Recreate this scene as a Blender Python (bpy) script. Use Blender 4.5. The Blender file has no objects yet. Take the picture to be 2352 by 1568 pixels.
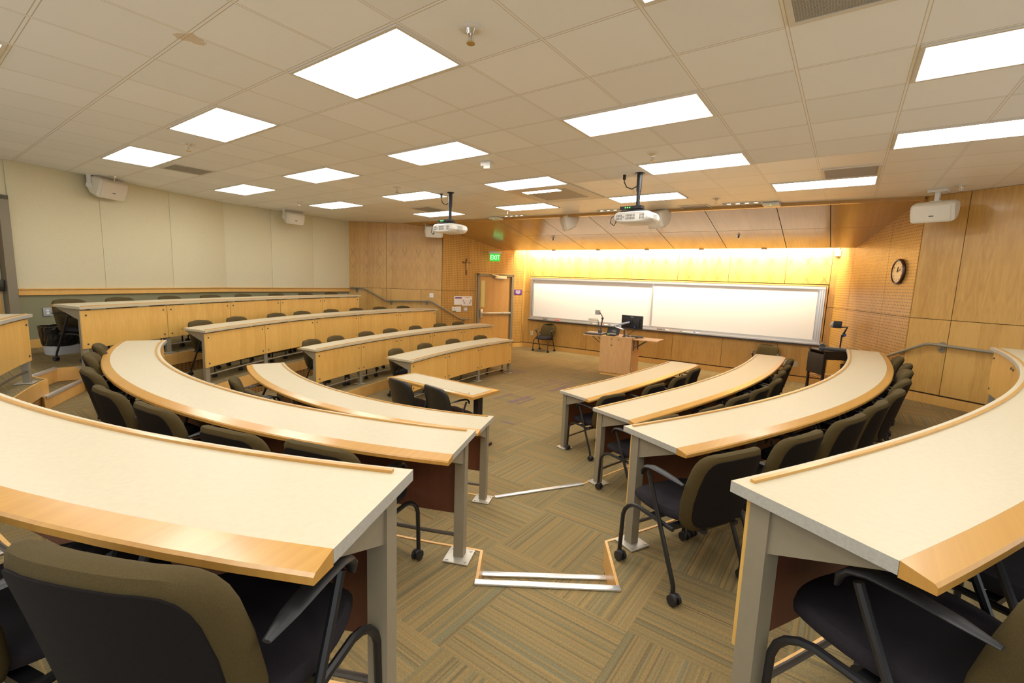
import bpy, bmesh, math, random
import numpy as np
from mathutils import Vector, Matrix
random.seed(7)
S = bpy.context.scene
COL = S.collection
PI = math.pi
# ------------------------------------------------------------------ camera
RM = np.array([[.8068234, .58973858, .0352762], [.10670916, -.08674079, -.99049946], [-.58107587, .80292244, -.13291501]])
CEIL = 3.5485
FPX = 1049.14335
EYE = np.array([3.47610412, -1.25886972, CEIL - 1.44509739])
F = {1: 0.0, 2: .1827, 3: .5058, 4: .8262}

def ray(u, v):
    return RM.T @ np.array([(u - 1176) / FPX, (v - 784) / FPX, 1.0])
def at_z(u, v, z):
    d = ray(u, v); return Vector(EYE + (z - EYE[2]) / d[2] * d)
def at_plane(u, v, p, n):
    d = ray(u, v); p = np.array(p, float); n = np.array(n, float)
    return Vector(EYE + ((p - EYE) @ n) / (d @ n) * d)
cd = bpy.data.cameras.new('camera'); cam = bpy.data.objects.new('camera', cd); COL.objects.link(cam)
cd.sensor_width = 36; cd.lens = FPX * 36 / 2352; cd.clip_start = .02; cd.clip_end = 100
M3 = Matrix((RM[0], -RM[1], -RM[2])).transposed()
cam.matrix_world = Matrix.Translation(EYE) @ M3.to_4x4()
S.camera = cam

# ------------------------------------------------------------------ materials
def nmat(name):
    m = bpy.data.materials.new(name); m.use_nodes = True
    nt = m.node_tree; b = nt.nodes['Principled BSDF']
    return m, nt, b
def mk(name, col, rough=.5, metal=0, emit=None, es=0, var=0.0, scale=40, bump=0, spec=.5, coat=0):
    m, nt, b = nmat(name)
    b.inputs['Base Color'].default_value = (*col, 1); b.inputs['Roughness'].default_value = rough
    b.inputs['Metallic'].default_value = metal; b.inputs['Specular IOR Level'].default_value = spec
    b.inputs['Coat Weight'].default_value = coat
    if emit: b.inputs['Emission Color'].default_value = (*emit, 1); b.inputs['Emission Strength'].default_value = es
    if var or bump:
        tc = nt.nodes.new('ShaderNodeTexCoord'); n = nt.nodes.new('ShaderNodeTexNoise')
        n.inputs['Scale'].default_value = scale; n.inputs['Detail'].default_value = 4
        nt.links.new(tc.outputs['Object'], n.inputs['Vector'])
        if var:
            r = nt.nodes.new('ShaderNodeValToRGB')
            r.color_ramp.elements[0].position = .3; r.color_ramp.elements[1].position = .7
            r.color_ramp.elements[0].color = (*[c * (1 - var) for c in col], 1)
            r.color_ramp.elements[1].color = (*[min(1, c * (1 + var)) for c in col], 1)
            nt.links.new(n.outputs['Fac'], r.inputs['Fac']); nt.links.new(r.outputs['Color'], b.inputs['Base Color'])
        if bump:
            bp = nt.nodes.new('ShaderNodeBump'); bp.inputs['Strength'].default_value = bump; bp.inputs['Distance'].default_value = .002
            nt.links.new(n.outputs['Fac'], bp.inputs['Height']); nt.links.new(bp.outputs['Normal'], b.inputs['Normal'])
    return m
class NT:
    def __init__(s, nt): s.nt = nt
    def n(s, t, **k):
        o = s.nt.nodes.new(t)
        for a, v in k.items(): setattr(o, a, v)
        return o
    def l(s, a, b): s.nt.links.new(a, b)
    def math(s, op, a, b=None, c=None):
        o = s.n('ShaderNodeMath', operation=op)
        for i, v in enumerate((a, b, c)):
            if v is None: continue
            if isinstance(v, (int, float)): o.inputs[i].default_value = v
            else: s.l(v, o.inputs[i])
        return o.outputs[0]
    def mix(s, f, a, b, mode='MIX'):
        o = s.n('ShaderNodeMix', data_type='RGBA', blend_type=mode)
        for i, v in ((0, f), (6, a), (7, b)):
            if isinstance(v, (int, float)): o.inputs[i].default_value = v
            elif isinstance(v, tuple): o.inputs[i].default_value = (*v, 1)
            else: s.l(v, o.inputs[i])
        return o.outputs[2]
def wood(name, light, dark, stripe=.19, rough=.35, perf=False, axis='X', coat=.2, spec=.5, amp=1.0, knots=()):
    """vertical-grain veneer: grain runs along object Z, leaves side by side along axis"""
    m, nt, b = nmat(name); k = NT(nt)
    tc = k.n('ShaderNodeTexCoord'); sp = k.n('ShaderNodeSeparateXYZ'); k.l(tc.outputs['Object'], sp.inputs[0])
    oi = k.n('ShaderNodeObjectInfo')
    x = sp.outputs[{'X': 0, 'Y': 1, 'Z': 2}[axis]]; z = sp.outputs[2 if axis != 'Z' else 0]
    xo = k.math('ADD', x, k.math('MULTIPLY', oi.outputs['Random'], 7.3))
    leaf = k.math('FLOOR', k.math('DIVIDE', xo, stripe))
    wn = k.n('ShaderNodeTexWhiteNoise', noise_dimensions='1D'); k.l(leaf, wn.inputs['W'])
    # mirrored coordinate inside each pair of leaves = bookmatch
    pp = k.math('PINGPONG', xo, stripe)
    cv = k.n('ShaderNodeCombineXYZ'); k.l(k.math('MULTIPLY', pp, 9.0), cv.inputs[0]); k.l(k.math('MULTIPLY', z, 1.1), cv.inputs[1])
    k.l(k.math('MULTIPLY', oi.outputs['Random'], 31.0), cv.inputs[2])
    n1 = k.n('ShaderNodeTexNoise'); n1.inputs['Scale'].default_value = 2.2; n1.inputs['Detail'].default_value = 5; n1.inputs['Distortion'].default_value = 1.4
    k.l(cv.outputs[0], n1.inputs['Vector'])
    cv2 = k.n('ShaderNodeCombineXYZ'); k.l(k.math('MULTIPLY', xo, 120.0), cv2.inputs[0]); k.l(k.math('MULTIPLY', z, 3.0), cv2.inputs[1])
    n2 = k.n('ShaderNodeTexNoise'); n2.inputs['Scale'].default_value = 1; n2.inputs['Detail'].default_value = 3; k.l(cv2.outputs[0], n2.inputs['Vector'])
    f = k.math('ADD', k.math('MULTIPLY', n1.outputs['Fac'], .75 * amp), k.math('MULTIPLY', n2.outputs['Fac'], .3))
    f = k.math('ADD', f, k.math('MULTIPLY', wn.outputs['Value'], .22 * amp))
    f = k.math('SUBTRACT', f, .62 * amp + .15 - .5)
    f = k.math('ADD', f, k.math('MULTIPLY', k.math('SUBTRACT', oi.outputs['Random'], .5), .2))
    r = k.n('ShaderNodeValToRGB'); r.color_ramp.elements[0].position = .15; r.color_ramp.elements[1].position = .9
    r.color_ramp.elements[0].color = (*light, 1); r.color_ramp.elements[1].color = (*dark, 1)
    k.l(f, r.inputs['Fac']); col = r.outputs['Color']
    for zk, sk in knots:   # rows of mirrored curl figures
        dz = k.math('SUBTRACT', z, zk); fan = k.math('ABSOLUTE', k.math('SUBTRACT', pp, k.math('MULTIPLY', k.math('ABSOLUTE', dz), .55)))
        g1 = k.math('SUBTRACT', 1.0, k.math('MULTIPLY', fan, 26.0)); g2 = k.math('SUBTRACT', 1.0, k.math('MULTIPLY', k.math('ABSOLUTE', dz), 6.5))
        kk = k.math('MULTIPLY', k.math('MAXIMUM', g1, 0.0), k.math('MAXIMUM', g2, 0.0)); kk = k.math('MULTIPLY', k.math('MULTIPLY', kk, sk), k.math('ADD', .3, n1.outputs['Fac']))
        col = k.mix(kk, col, tuple(v * .6 for v in dark))
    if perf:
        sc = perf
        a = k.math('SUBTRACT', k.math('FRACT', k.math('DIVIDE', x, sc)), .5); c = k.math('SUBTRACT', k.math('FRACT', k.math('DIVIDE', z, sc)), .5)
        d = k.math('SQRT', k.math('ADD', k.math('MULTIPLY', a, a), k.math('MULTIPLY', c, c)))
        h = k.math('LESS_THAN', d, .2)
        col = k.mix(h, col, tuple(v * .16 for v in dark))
    k.l(col, b.inputs['Base Color'])
    b.inputs['Roughness'].default_value = rough; b.inputs['Coat Weight'].default_value = coat; b.inputs['Coat Roughness'].default_value = .12
    b.inputs['Specular IOR Level'].default_value = spec
    return m
HL, HD = (.60, .355, .098), (.39, .195, .040)
M_wall = wood('maple wall veneer', HL, HD, .21, .38, amp=1.25)
M_flame = wood('figured maple veneer', HL, HD, .17, .38, amp=1.7, knots=((2.74, 1.0), (2.36, .7)))
M_curl = wood('curly maple veneer', HL, HD, .19, .38, amp=1.2, knots=((2.72, .6), (2.34, .5)))
M_perf = wood('perforated maple veneer', (.55, .32, .083), (.39, .195, .04), .3, .42, perf=.05, coat=.05)
M_soff = wood('gloss maple soffit veneer', (.56, .335, .10), (.40, .205, .05), .5, .22, coat=.45)
M_panel = wood('maple desk panel', (.72, .445, .12), (.52, .275, .06), .16, .4)
M_band = wood('maple edge band', (.52, .285, .066), (.37, .17, .032), .9, .30, coat=.22, amp=.8)
M_fascia = wood('maple step fascia', (.75, .44, .13), (.52, .25, .06), .5, .4)
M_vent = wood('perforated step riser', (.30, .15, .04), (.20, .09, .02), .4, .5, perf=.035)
M_rail_wood = wood('maple chair rail', (.74, .45, .13), (.56, .29, .07), .9, .35, amp=.7)
M_lect = wood('lectern veneer', (.62, .36, .15), (.45, .225, .075), .17, .4)
M_doorw = wood('door veneer', (.54, .30, .085), (.42, .21, .05), .12, .35)
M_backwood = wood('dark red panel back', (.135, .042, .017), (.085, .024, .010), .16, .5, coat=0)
M_dark = mk('groove shadow', (.035, .017, .006), .9)
M_lam = mk('cream laminate', (.485, .42, .285), .42, var=.035, scale=55, spec=.35)
M_lamedge = mk('pale laminate edge', (.37, .35, .295), .5, var=.08, scale=120)
M_taupe = mk('taupe painted steel', (.24, .205, .14), .42, .0, var=.03)
M_rail = mk('dark bronze steel', (.10, .08, .06), .4, .2)
M_plate = mk('steel base plate', (.52, .48, .40), .38, .5)
M_alu = mk('brushed aluminium', (.78, .78, .78), .32, .75, var=.05, scale=90)
M_steel = mk('stainless steel', (.70, .66, .58), .28, .9)
M_chrome = mk('chrome', (.8, .8, .8), .12, 1)
M_olive = mk('olive brown woven fabric', (.064, .045, .015), .9, var=.16, scale=420, bump=.35, spec=.2)
M_shell = mk('shaded dark back fabric', (.0075, .0055, .005), .9, var=.2, scale=420, bump=.3, spec=.2)  # dark rear fabric, deepened with the shade on the chair backs
M_seat = mk('charcoal seat fabric', (.015, .012, .015), .85, var=.2, scale=420, bump=.3, spec=.25)
M_vinyl = mk('black vinyl', (.014, .014, .012), .42, var=.1, scale=200)
M_black = mk('black powder coat', (.010, .010, .011), .38, spec=.5)
M_plastic = mk('black plastic', (.012, .012, .013), .48)
M_rubber = mk('caster rubber', (.012, .012, .013), .55)
M_white = mk('white plastic', (.76, .73, .66), .4)
M_spk = mk('off white speaker', (.70, .64, .52), .45, var=.03, scale=200)
M_grey = mk('grey plastic', (.35, .35, .36), .4)
M_dgrey = mk('dark grey metal', (.08, .08, .085), .35, .3)
M_cream = mk('cream wall covering', (.66, .605, .41), .85, var=.03, scale=70, spec=.2)
M_green = mk('sage painted wall', (.225, .215, .125), .8, var=.06, scale=160, spec=.2)
M_frame = mk('taupe door frame', (.20, .175, .12), .4)
M_board = mk('whiteboard enamel', (.95, .95, .93), .22, spec=.5)
M_lens = mk('light diffuser', (1, 1, 1), .5, emit=(1, .985, .95), es=12.8)
M_warm = mk('warm lamp', (1, .9, .7), .5, emit=(1, .85, .6), es=5.0)
M_refl = mk('white reflector', (.85, .85, .82), .35, emit=(1, .97, .92), es=1.2)
M_exit = mk('exit sign face', (.06, .45, .06), .3, emit=(.05, 1, .08), es=.5)
M_exitl = mk('exit letters', (.05, .8, .1), .3, emit=(.6, 1, .6), es=1.6)
M_purple = mk('purple sign', (.13, .035, .25), .4)
M_paper = mk('paper notice', (.82, .78, .74), .7)
M_ink = mk('grey ink', (.25, .22, .24), .7)
M_grille = mk('vent metal', (.42, .38, .31), .5)
M_tbar = mk('white enamel trim', (.72, .66, .55), .45)
M_liner = mk('black bin liner', (.008, .008, .009), .16, var=.3, scale=25, bump=1.0, spec=.7)
M_bin = mk('pale grey bin', (.48, .48, .47), .5)
M_clock = mk('clock face', (.82, .68, .42), .4)
M_clockr = mk('dark maroon rim', (.05, .012, .014), .3)
M_wood2 = mk('dark crucifix wood', (.12, .045, .015), .45)
M_gold = mk('antique gold', (.5, .34, .12), .35, .6)
M_glassp = mk('door lite glass', (.62, .56, .20), .12, spec=.6)
M_led = mk('green led', (.1, .9, .1), .4, emit=(.1, 1, .1), es=4)
M_blue = mk('blue plastic', (.02, .08, .45), .4)
M_red = mk('red marker', (.75, .07, .04), .4)
M_glass = mk('platen glass', (.30, .27, .20), .06, spec=.8)
M_bluegrey = mk('silver blue paint', (.42, .52, .66), .3, .5)
M_recess = mk('hatch recess shade', (.50, .45, .36), .6)  # darker than the frame: recess shade put into a flat plate's colour
M_inlay = mk('purple carpet inlay', (.16, .105, .115), .95, var=.3, scale=300)

def carpet():
    m, nt, b = nmat('striped carpet tile'); k = NT(nt)
    tc = k.n('ShaderNodeTexCoord'); sp = k.n('ShaderNodeSeparateXYZ'); k.l(tc.outputs['Object'], sp.inputs[0])
    T = .6096
    x = k.math('SUBTRACT', sp.outputs[0], 1.60); y = k.math('SUBTRACT', sp.outputs[1], 1.26)
    ix = k.math('FLOOR', k.math('DIVIDE', x, T)); iy = k.math('FLOOR', k.math('DIVIDE', y, T))
    par = k.math('GREATER_THAN', k.math('FRACT', k.math('MULTIPLY', k.math('ADD', ix, iy), .5)), .25)
    s = k.n('ShaderNodeMix'); k.l(par, s.inputs[0]); k.l(x, s.inputs[2]); k.l(y, s.inputs[3]); sx = s.outputs[0]
    s2 = k.n('ShaderNodeMix'); k.l(par, s2.inputs[0]); k.l(y, s2.inputs[2]); k.l(x, s2.inputs[3]); lx = s2.outputs[0]
    tid = k.math('ADD', k.math('MULTIPLY', ix, 13.7), k.math('MULTIPLY', iy, 7.9))
    u = k.math('ADD', sx, k.math('MULTIPLY', tid, .617))
    w1 = k.n('ShaderNodeTexWhiteNoise', noise_dimensions='1D'); k.l(k.math('FLOOR', k.math('DIVIDE', u, .0085)), w1.inputs['W'])
    w2 = k.n('ShaderNodeTexNoise', noise_dimensions='1D'); w2.inputs['Scale'].default_value = 62; w2.inputs['Detail'].default_value = 2; k.l(u, w2.inputs['W'])
    cv = k.n('ShaderNodeCombineXYZ'); k.l(k.math('MULTIPLY', sx, 260.0), cv.inputs[0]); k.l(k.math('MULTIPLY', lx, 110.0), cv.inputs[1])
    nz = k.n('ShaderNodeTexNoise'); nz.inputs['Scale'].default_value = 1.0; nz.inputs['Detail'].default_value = 2; k.l(cv.outputs[0], nz.inputs['Vector'])
    r = k.n('ShaderNodeValToRGB'); cr = r.color_ramp; cr.interpolation = 'CONSTANT'
    pal = [(0, (.27, .20, .085)), (.22, (.34, .23, .082)), (.38, (.20, .155, .07)), (.52, (.30, .21, .088)), (.68, (.19, .185, .11)), (.80, (.37, .235, .082)), (.92, (.14, .107, .052))]
    cr.elements[0].position = 0; cr.elements[0].color = (*pal[0][1], 1); cr.elements[1].position = pal[1][0]; cr.elements[1].color = (*pal[1][1], 1)
    for p, c in pal[2:]:
        e = cr.elements.new(p); e.color = (*c, 1)
    k.l(w1.outputs['Value'], r.inputs['Fac'])
    col = k.mix(.5, r.outputs['Color'], (.205, .158, .080))
    v = k.math('ADD', .72, k.math('MULTIPLY', w2.outputs['Fac'], .36))
    v = k.math('MULTIPLY', v, k.math('ADD', .55, k.math('MULTIPLY', nz.outputs['Fac'], .9)))
    wt = k.n('ShaderNodeTexWhiteNoise', noise_dimensions='1D'); k.l(tid, wt.inputs['W'])
    v = k.math('MULTIPLY', v, k.math('ADD', .92, k.math('MULTIPLY', wt.outputs['Value'], .16)))
    g = k.n('ShaderNodeCombineColor'); k.l(v, g.inputs[0]); k.l(v, g.inputs[1]); k.l(v, g.inputs[2])
    k.l(k.mix(1.0, col, g.outputs[0], 'MULTIPLY'), b.inputs['Base Color'])
    b.inputs['Roughness'].default_value = .95; b.inputs['Specular IOR Level'].default_value = .15
    bp = k.n('ShaderNodeBump'); bp.inputs['Strength'].default_value = .4; bp.inputs['Distance'].default_value = .004
    k.l(nz.outputs['Fac'], bp.inputs['Height']); k.l(bp.outputs['Normal'], b.inputs['Normal'])
    return m
M_carpet = carpet()
def ceiling_mat():
    m, nt, b = nmat('acoustic ceiling tile'); k = NT(nt)
    tc = k.n('ShaderNodeTexCoord'); sp = k.n('ShaderNodeSeparateXYZ'); k.l(tc.outputs['Object'], sp.inputs[0])
    T = .6096
    def dist(a):
        f = k.math('FRACT', k.math('ADD', k.math('DIVIDE', a, T), 100.5)); return k.math('MULTIPLY', k.math('ABSOLUTE', k.math('SUBTRACT', f, .5)), T)
    dx, dy = dist(sp.outputs[0]), dist(sp.outputs[1])
    ix = k.math('FLOOR', k.math('DIVIDE', sp.outputs[0], T)); iy = k.math('FLOOR', k.math('DIVIDE', sp.outputs[1], T))
    w = k.n('ShaderNodeTexWhiteNoise', noise_dimensions='2D'); cv = k.n('ShaderNodeCombineXYZ'); k.l(ix, cv.inputs[0]); k.l(iy, cv.inputs[1]); k.l(cv.outputs[0], w.inputs['Vector'])
    nz = k.n('ShaderNodeTexNoise'); nz.inputs['Scale'].default_value = 620; nz.inputs['Detail'].default_value = 2; k.l(tc.outputs['Object'], nz.inputs['Vector'])
    v = k.math('ADD', k.math('ADD', .90, k.math('MULTIPLY', w.outputs['Value'], .07)), k.math('MULTIPLY', nz.outputs['Fac'], .08))
    front = k.math('GREATER_THAN', sp.outputs[1], 8 * T)
    base = k.mix(front, (.93, .925, .905), (.93, .91, .85))
    g = k.n('ShaderNodeCombineColor')
    for i in range(3): k.l(v, g.inputs[i])
    col = k.mix(1.0, base, g.outputs[0], 'MULTIPLY')
    col = k.mix(k.math('LESS_THAN', dy, .009), col, (.93, .91, .87))
    col = k.mix(k.math('LESS_THAN', k.math('ABSOLUTE', k.math('SUBTRACT', dy, .010)), .0024), col, (.55, .49, .40))
    col = k.mix(k.math('LESS_THAN', dx, .008), col, (.93, .90, .84))
    col = k.mix(k.math('LESS_THAN', k.math('ABSOLUTE', k.math('SUBTRACT', dx, .009)), .0022), col, (.62, .56, .47))
    # brown leak stain
    vd = k.n('ShaderNodeVectorMath', operation='DISTANCE'); k.l(tc.outputs['Object'], vd.inputs[0]); vd.inputs[1].default_value = (-.06, .03, 0)
    n3 = k.n('ShaderNodeTexNoise'); n3.inputs['Scale'].default_value = 14; k.l(tc.outputs['Object'], n3.inputs['Vector'])
    st = k.math('LESS_THAN', k.math('ADD', vd.outputs['Value'], k.math('MULTIPLY', n3.outputs['Fac'], .2)), .17)
    col = k.mix(k.math('MULTIPLY', st, .6), col, (.62, .44, .22))
    k.l(col, b.inputs['Base Color'])
    k.l(k.math('SUBTRACT', .9, k.math('MULTIPLY', front, .52)), b.inputs['Roughness']); b.inputs['Specular IOR Level'].default_value = .4
    return m
M_ceil = ceiling_mat()

# ------------------------------------------------------------------ mesh helpers
class MB:
    def __init__(s): s.v = []; s.f = []; s.mi = []; s.sm = []
    def add(s, vs, fs, mi=0, sm=False):
        o = len(s.v); s.v += [tuple(v) for v in vs]
        for f in fs: s.f.append([i + o for i in f]); s.mi.append(mi); s.sm.append(sm)
    def box(s, c, d, M=None, mi=0, bev=0):
        x, y, z = d[0] / 2, d[1] / 2, d[2] / 2
        if bev:
            bm = bmesh.new(); bmesh.ops.create_cube(bm, size=1)
            for v in bm.verts: v.co = Vector((v.co.x * d[0], v.co.y * d[1], v.co.z * d[2]))
            bmesh.ops.bevel(bm, geom=bm.edges[:], offset=bev, segments=2, affect='EDGES', profile=.6)
            bm.verts.index_update()
            vs = [v.co + Vector(c) for v in bm.verts]; fs = [[v.index for v in f.verts] for f in bm.faces]; bm.free()
            if M is not None: vs = [M @ v for v in vs]
            s.add(vs, fs, mi, True); return s
        vs = [Vector((c[0] + i * x, c[1] + j * y, c[2] + k * z)) for k in (-1, 1) for j in (-1, 1) for i in (-1, 1)]
        if M is not None: vs = [M @ v for v in vs]
        s.add(vs, [(0, 2, 3, 1), (4, 5, 7, 6), (0, 1, 5, 4), (2, 6, 7, 3), (0, 4, 6, 2), (1, 3, 7, 5)], mi); return s
    def prism(s, poly, z0, z1, M=None, mi=0):
        n = len(poly)
        ar = sum(poly[i][0] * poly[(i + 1) % n][1] - poly[(i + 1) % n][0] * poly[i][1] for i in range(n))
        if ar < 0: poly = poly[::-1]
        vs = [Vector((p[0], p[1], z0)) for p in poly] + [Vector((p[0], p[1], z1)) for p in poly]
        if M is not None: vs = [M @ v for v in vs]
        fs = [tuple(range(n))[::-1], tuple(range(n, 2 * n))] + [(i, (i + 1) % n, n + (i + 1) % n, n + i) for i in range(n)]
        s.add(vs, fs, mi); return s
    def cyl(s, p0, p1, r, seg=12, r1=None, mi=0, cap=True):
        p0 = Vector(p0); p1 = Vector(p1); d = (p1 - p0).normalized(); a = d.orthogonal().normalized(); b = d.cross(a)
        r1 = r if r1 is None else r1
        vs = [p + (a * math.cos(2 * PI * i / seg) + b * math.sin(2 * PI * i / seg)) * q for p, q in ((p0, r), (p1, r1)) for i in range(seg)]
        s.add(vs, [(i, (i + 1) % seg, seg + (i + 1) % seg, seg + i) for i in range(seg)], mi, True)
        if cap: s.add(vs, [tuple(range(seg))[::-1], tuple(range(seg, 2 * seg))], mi)
        return s
    def tube(s, pts, r, seg=8, mi=0):
        pts = [Vector(p) for p in pts]; n = len(pts); rings = []
        t0 = (pts[1] - pts[0]).normalized(); a = t0.orthogonal().normalized()
        for i in range(n):
            t = ((pts[min(i + 1, n - 1)] - pts[i]).normalized() + (pts[i] - pts[max(i - 1, 0)]).normalized()).normalized()
            a = (a - t * a.dot(t)).normalized(); b = t.cross(a)
            rr = r[i] if isinstance(r, (list, tuple)) else r
            rings.append([pts[i] + (a * math.cos(2 * PI * j / seg) + b * math.sin(2 * PI * j / seg)) * rr for j in range(seg)])
        vs = [v for g in rings for v in g]
        fs = [(i * seg + j, i * seg + (j + 1) % seg, (i + 1) * seg + (j + 1) % seg, (i + 1) * seg + j) for i in range(n - 1) for j in range(seg)]
        s.add(vs, fs, mi, True); s.add(vs, [tuple(range(seg))[::-1], tuple(range((n - 1) * seg, n * seg))], mi); return s
    def ball(s, c, r, sc=(1, 1, 1), seg=12, mi=0):
        vs = []; fs = []; R = seg // 2
        for i in range(R + 1):
            th = PI * i / R
            for j in range(seg):
                ph = 2 * PI * j / seg
                vs.append(Vector((c[0] + r * sc[0] * math.sin(th) * math.cos(ph), c[1] + r * sc[1] * math.sin(th) * math.sin(ph), c[2] + r * sc[2] * math.cos(th))))
        for i in range(R):
            for j in range(seg): fs.append((i * seg + j, (i + 1) * seg + j, (i + 1) * seg + (j + 1) % seg, i * seg + (j + 1) % seg))
        s.add(vs, fs, mi, True); return s
    def strip(s, rows, mi=0, closed=False, caps=True, sm=False):
        """rows: list of cross-section loops (same length) swept along"""
        n = len(rows[0]); vs = [v for r in rows for v in r]; fs = []
        for i in range(len(rows) - 1):
            for j in range(n): fs.append((i * n + j, (i + 1) * n + j, (i + 1) * n + (j + 1) % n, i * n + (j + 1) % n))
        s.add(vs, fs, mi, sm)
        if caps: s.add(vs, [tuple(range(n)), tuple(range((len(rows) - 1) * n, len(rows) * n))[::-1]], mi)
        return s
    def mesh(s, name, mats):
        me = bpy.data.meshes.new(name); me.from_pydata(s.v, [], s.f)
        for m in (mats if isinstance(mats, (list, tuple)) else [mats]): me.materials.append(m)
        for p, a, b in zip(me.polygons, s.mi, s.sm): p.material_index = a; p.use_smooth = b
        bm = bmesh.new(); bm.from_mesh(me); bmesh.ops.remove_doubles(bm, verts=bm.verts, dist=1e-6)
        bmesh.ops.recalc_face_normals(bm, faces=bm.faces); bm.to_mesh(me); bm.free()
        if any(s.sm):
            try: me.set_sharp_from_angle(angle=math.radians(42))
            except Exception: pass
        me.update(); return me
    def obj(s, name, mats, parent=None, M=None):
        o = bpy.data.objects.new(name, s.mesh(name, mats)); COL.objects.link(o)
        if parent is not None: o.parent = parent
        if M is not None: o.matrix_local = M
        return o
def tag(o, label, cat, group=None):
    o['label'] = label; o['category'] = cat
    if group: o['group'] = group
    return o
def thing(name, label, cat, loc=(0, 0, 0), rz=0, group=None, M=None):
    o = bpy.data.objects.new(name, None); COL.objects.link(o); o.empty_display_size = .1
    if M is not None: o.matrix_world = M
    else: o.location = loc; o.rotation_euler = (0, 0, rz)
    return tag(o, label, cat, group)
def struct(o): o['kind'] = 'structure'; return o
def dup(root, M, label=None, group=None, par=None):
    r = root.copy(); COL.objects.link(r)
    if par is None:
        r.matrix_world = M
        if label: r['label'] = label
        if group: r['group'] = group
    else: r.parent = par
    for c in list(root.children): dup(c, None, par=r)
    return r
def arc(c, r, a0, a1, n, f): return [f(c[0] + r * math.cos(a0 + (a1 - a0) * i / n), c[1] + r * math.sin(a0 + (a1 - a0) * i / n)) for i in range(n + 1)]
def frame(o, x, z=(0, 0, 1)):
    """matrix with local x along x, local z along z"""
    x = Vector(x).normalized(); z = Vector(z); y = z.cross(x).normalized(); z = x.cross(y)
    m = Matrix((x, y, z)).transposed().to_4x4(); m.translation = Vector(o); return m
ORD = ['first', 'second', 'third', 'fourth', 'fifth', 'sixth', 'seventh', 'eighth', 'ninth', 'tenth', 'eleventh', 'twelfth']
def text_obj(name, txt, size, mat, M, parent=None, ext=.001, align='CENTER'):
    cu = bpy.data.curves.new(name, 'FONT'); cu.body = txt; cu.size = size; cu.align_x = align; cu.align_y = 'CENTER'; cu.extrude = ext
    t = bpy.data.objects.new(name + '_tmp', cu); COL.objects.link(t)
    dg = bpy.context.evaluated_depsgraph_get(); me = bpy.data.meshes.new_from_object(t.evaluated_get(dg))
    bpy.data.objects.remove(t); me.materials.clear(); me.materials.append(mat)
    o = bpy.data.objects.new(name, me); COL.objects.link(o)
    if parent: o.parent = parent; o.matrix_local = M
    else: o.matrix_world = M
    return o

# ------------------------------------------------------------------ room plan
FWY, FWS = 10.95, .034
def fwx(u, v):
    q = at_plane(u, v, (0, FWY, 0), (-FWS, 1, 0)); return Vector((q.x, q.y))
Kc = fwx(1205, 690); PR = fwx(1931, 575); Qc = Vector((4.295, 7.98)); E1 = Vector((7.58, 5.98))
E2 = Vector((7.58, -4.2)); E3 = Vector((-5.30, -4.2)); Nc = Vector((-6.38, -.10)); Mc = Vector((-7.62, 3.23)); A = Vector((-7.83, 6.47)); B = Vector((-5.68, 7.96))
OUT = [E3, E2, E1, Qc, PR, Kc, B, A, Mc, Nc]
WALLS = {}
SEAM = CEIL - 1.795; RZ = SEAM - .03
def wall(name, P, Q, z0, z1, mat, t=.1):
    d = (Q - P); L = d.length; M = frame((P.x, P.y, 0), (d.x, d.y, 0))
    o = struct(MB().box((L / 2, -t / 2, (z0 + z1) / 2), (L, t, z1 - z0)).obj(name, mat)); o.matrix_world = M
    WALLS[name] = (P, Q, M, o, L); return o
def wpix(name, u, v, off=0.0):
    P, Q, M, o, L = WALLS[name]; n = M.to_3x3() @ Vector((0, 1, 0)); p = Vector((P.x, P.y, 0)) + n * off
    w = at_plane(u, v, p, n); return M.inverted() @ w
def panel(name, x0, x1, z0, z1, mat, t=.014, g=.004, y=0):
    o = WALLS[name][3]
    return MB().box(((x0 + x1) / 2, y + t / 2, (z0 + z1) / 2), (x1 - x0 - 2 * g, t, z1 - z0 - 2 * g)).obj('wall_panel', mat, o)
wall('wall_front', PR, Kc, 0, CEIL, M_dark)
wall('wall_front_left', Kc, B, 0, CEIL, M_dark)
wall('wall_left_front', B, A, 0, CEIL, M_dark)
wall('wall_left', A, Mc, 0, CEIL, M_cream)
wall('wall_left_rear', Mc, E3 if False else Nc, 0, CEIL, M_cream)
wall('wall_left_back', Nc, E3, 0, CEIL, M_cream)
wall('wall_right_front', Qc, PR, 0, CEIL, M_dark)
wall('wall_right', E1, Qc, 0, CEIL, M_dark)

# front wall panels
W = 'wall_front'; L = WALLS[W][4]
cs = [0] + sorted(wpix(W, u, 600).x for u in (1270, 1357, 1453, 1560, 1677, 1808, 1907)) + [L]
wb0 = wpix(W, 1893, 700).x; wb1 = wpix(W, 1220, 690).x; wbz0 = (wpix(W, 1218, 731).z + wpix(W, 1881, 793).z) / 2; wbz1 = (wpix(W, 1222, 636).z + wpix(W, 1893, 661).z) / 2
cs = [c_ if abs(c_ - wb0) > .12 else wb0 - .05 for c_ in cs]
cols = [(0, wb0 - .05)] + [(max(a, wb0 - .05), min(b, wb1 + .05)) for a, b in zip(cs[:-1], cs[1:]) if b > wb0 + .1 and a < wb1 - .1] + [(wb1 + .05, L)]
for i, (a, b) in enumerate(cols):
    if i in (0, len(cols) - 1):
        panel(W, a, b, .15, SEAM, M_wall); panel(W, a, b, SEAM, CEIL, M_wall)
    else:
        panel(W, a, b, .15, wbz0 - .04, M_wall); panel(W, a, b, wbz1 + .05, CEIL, M_flame)
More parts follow.
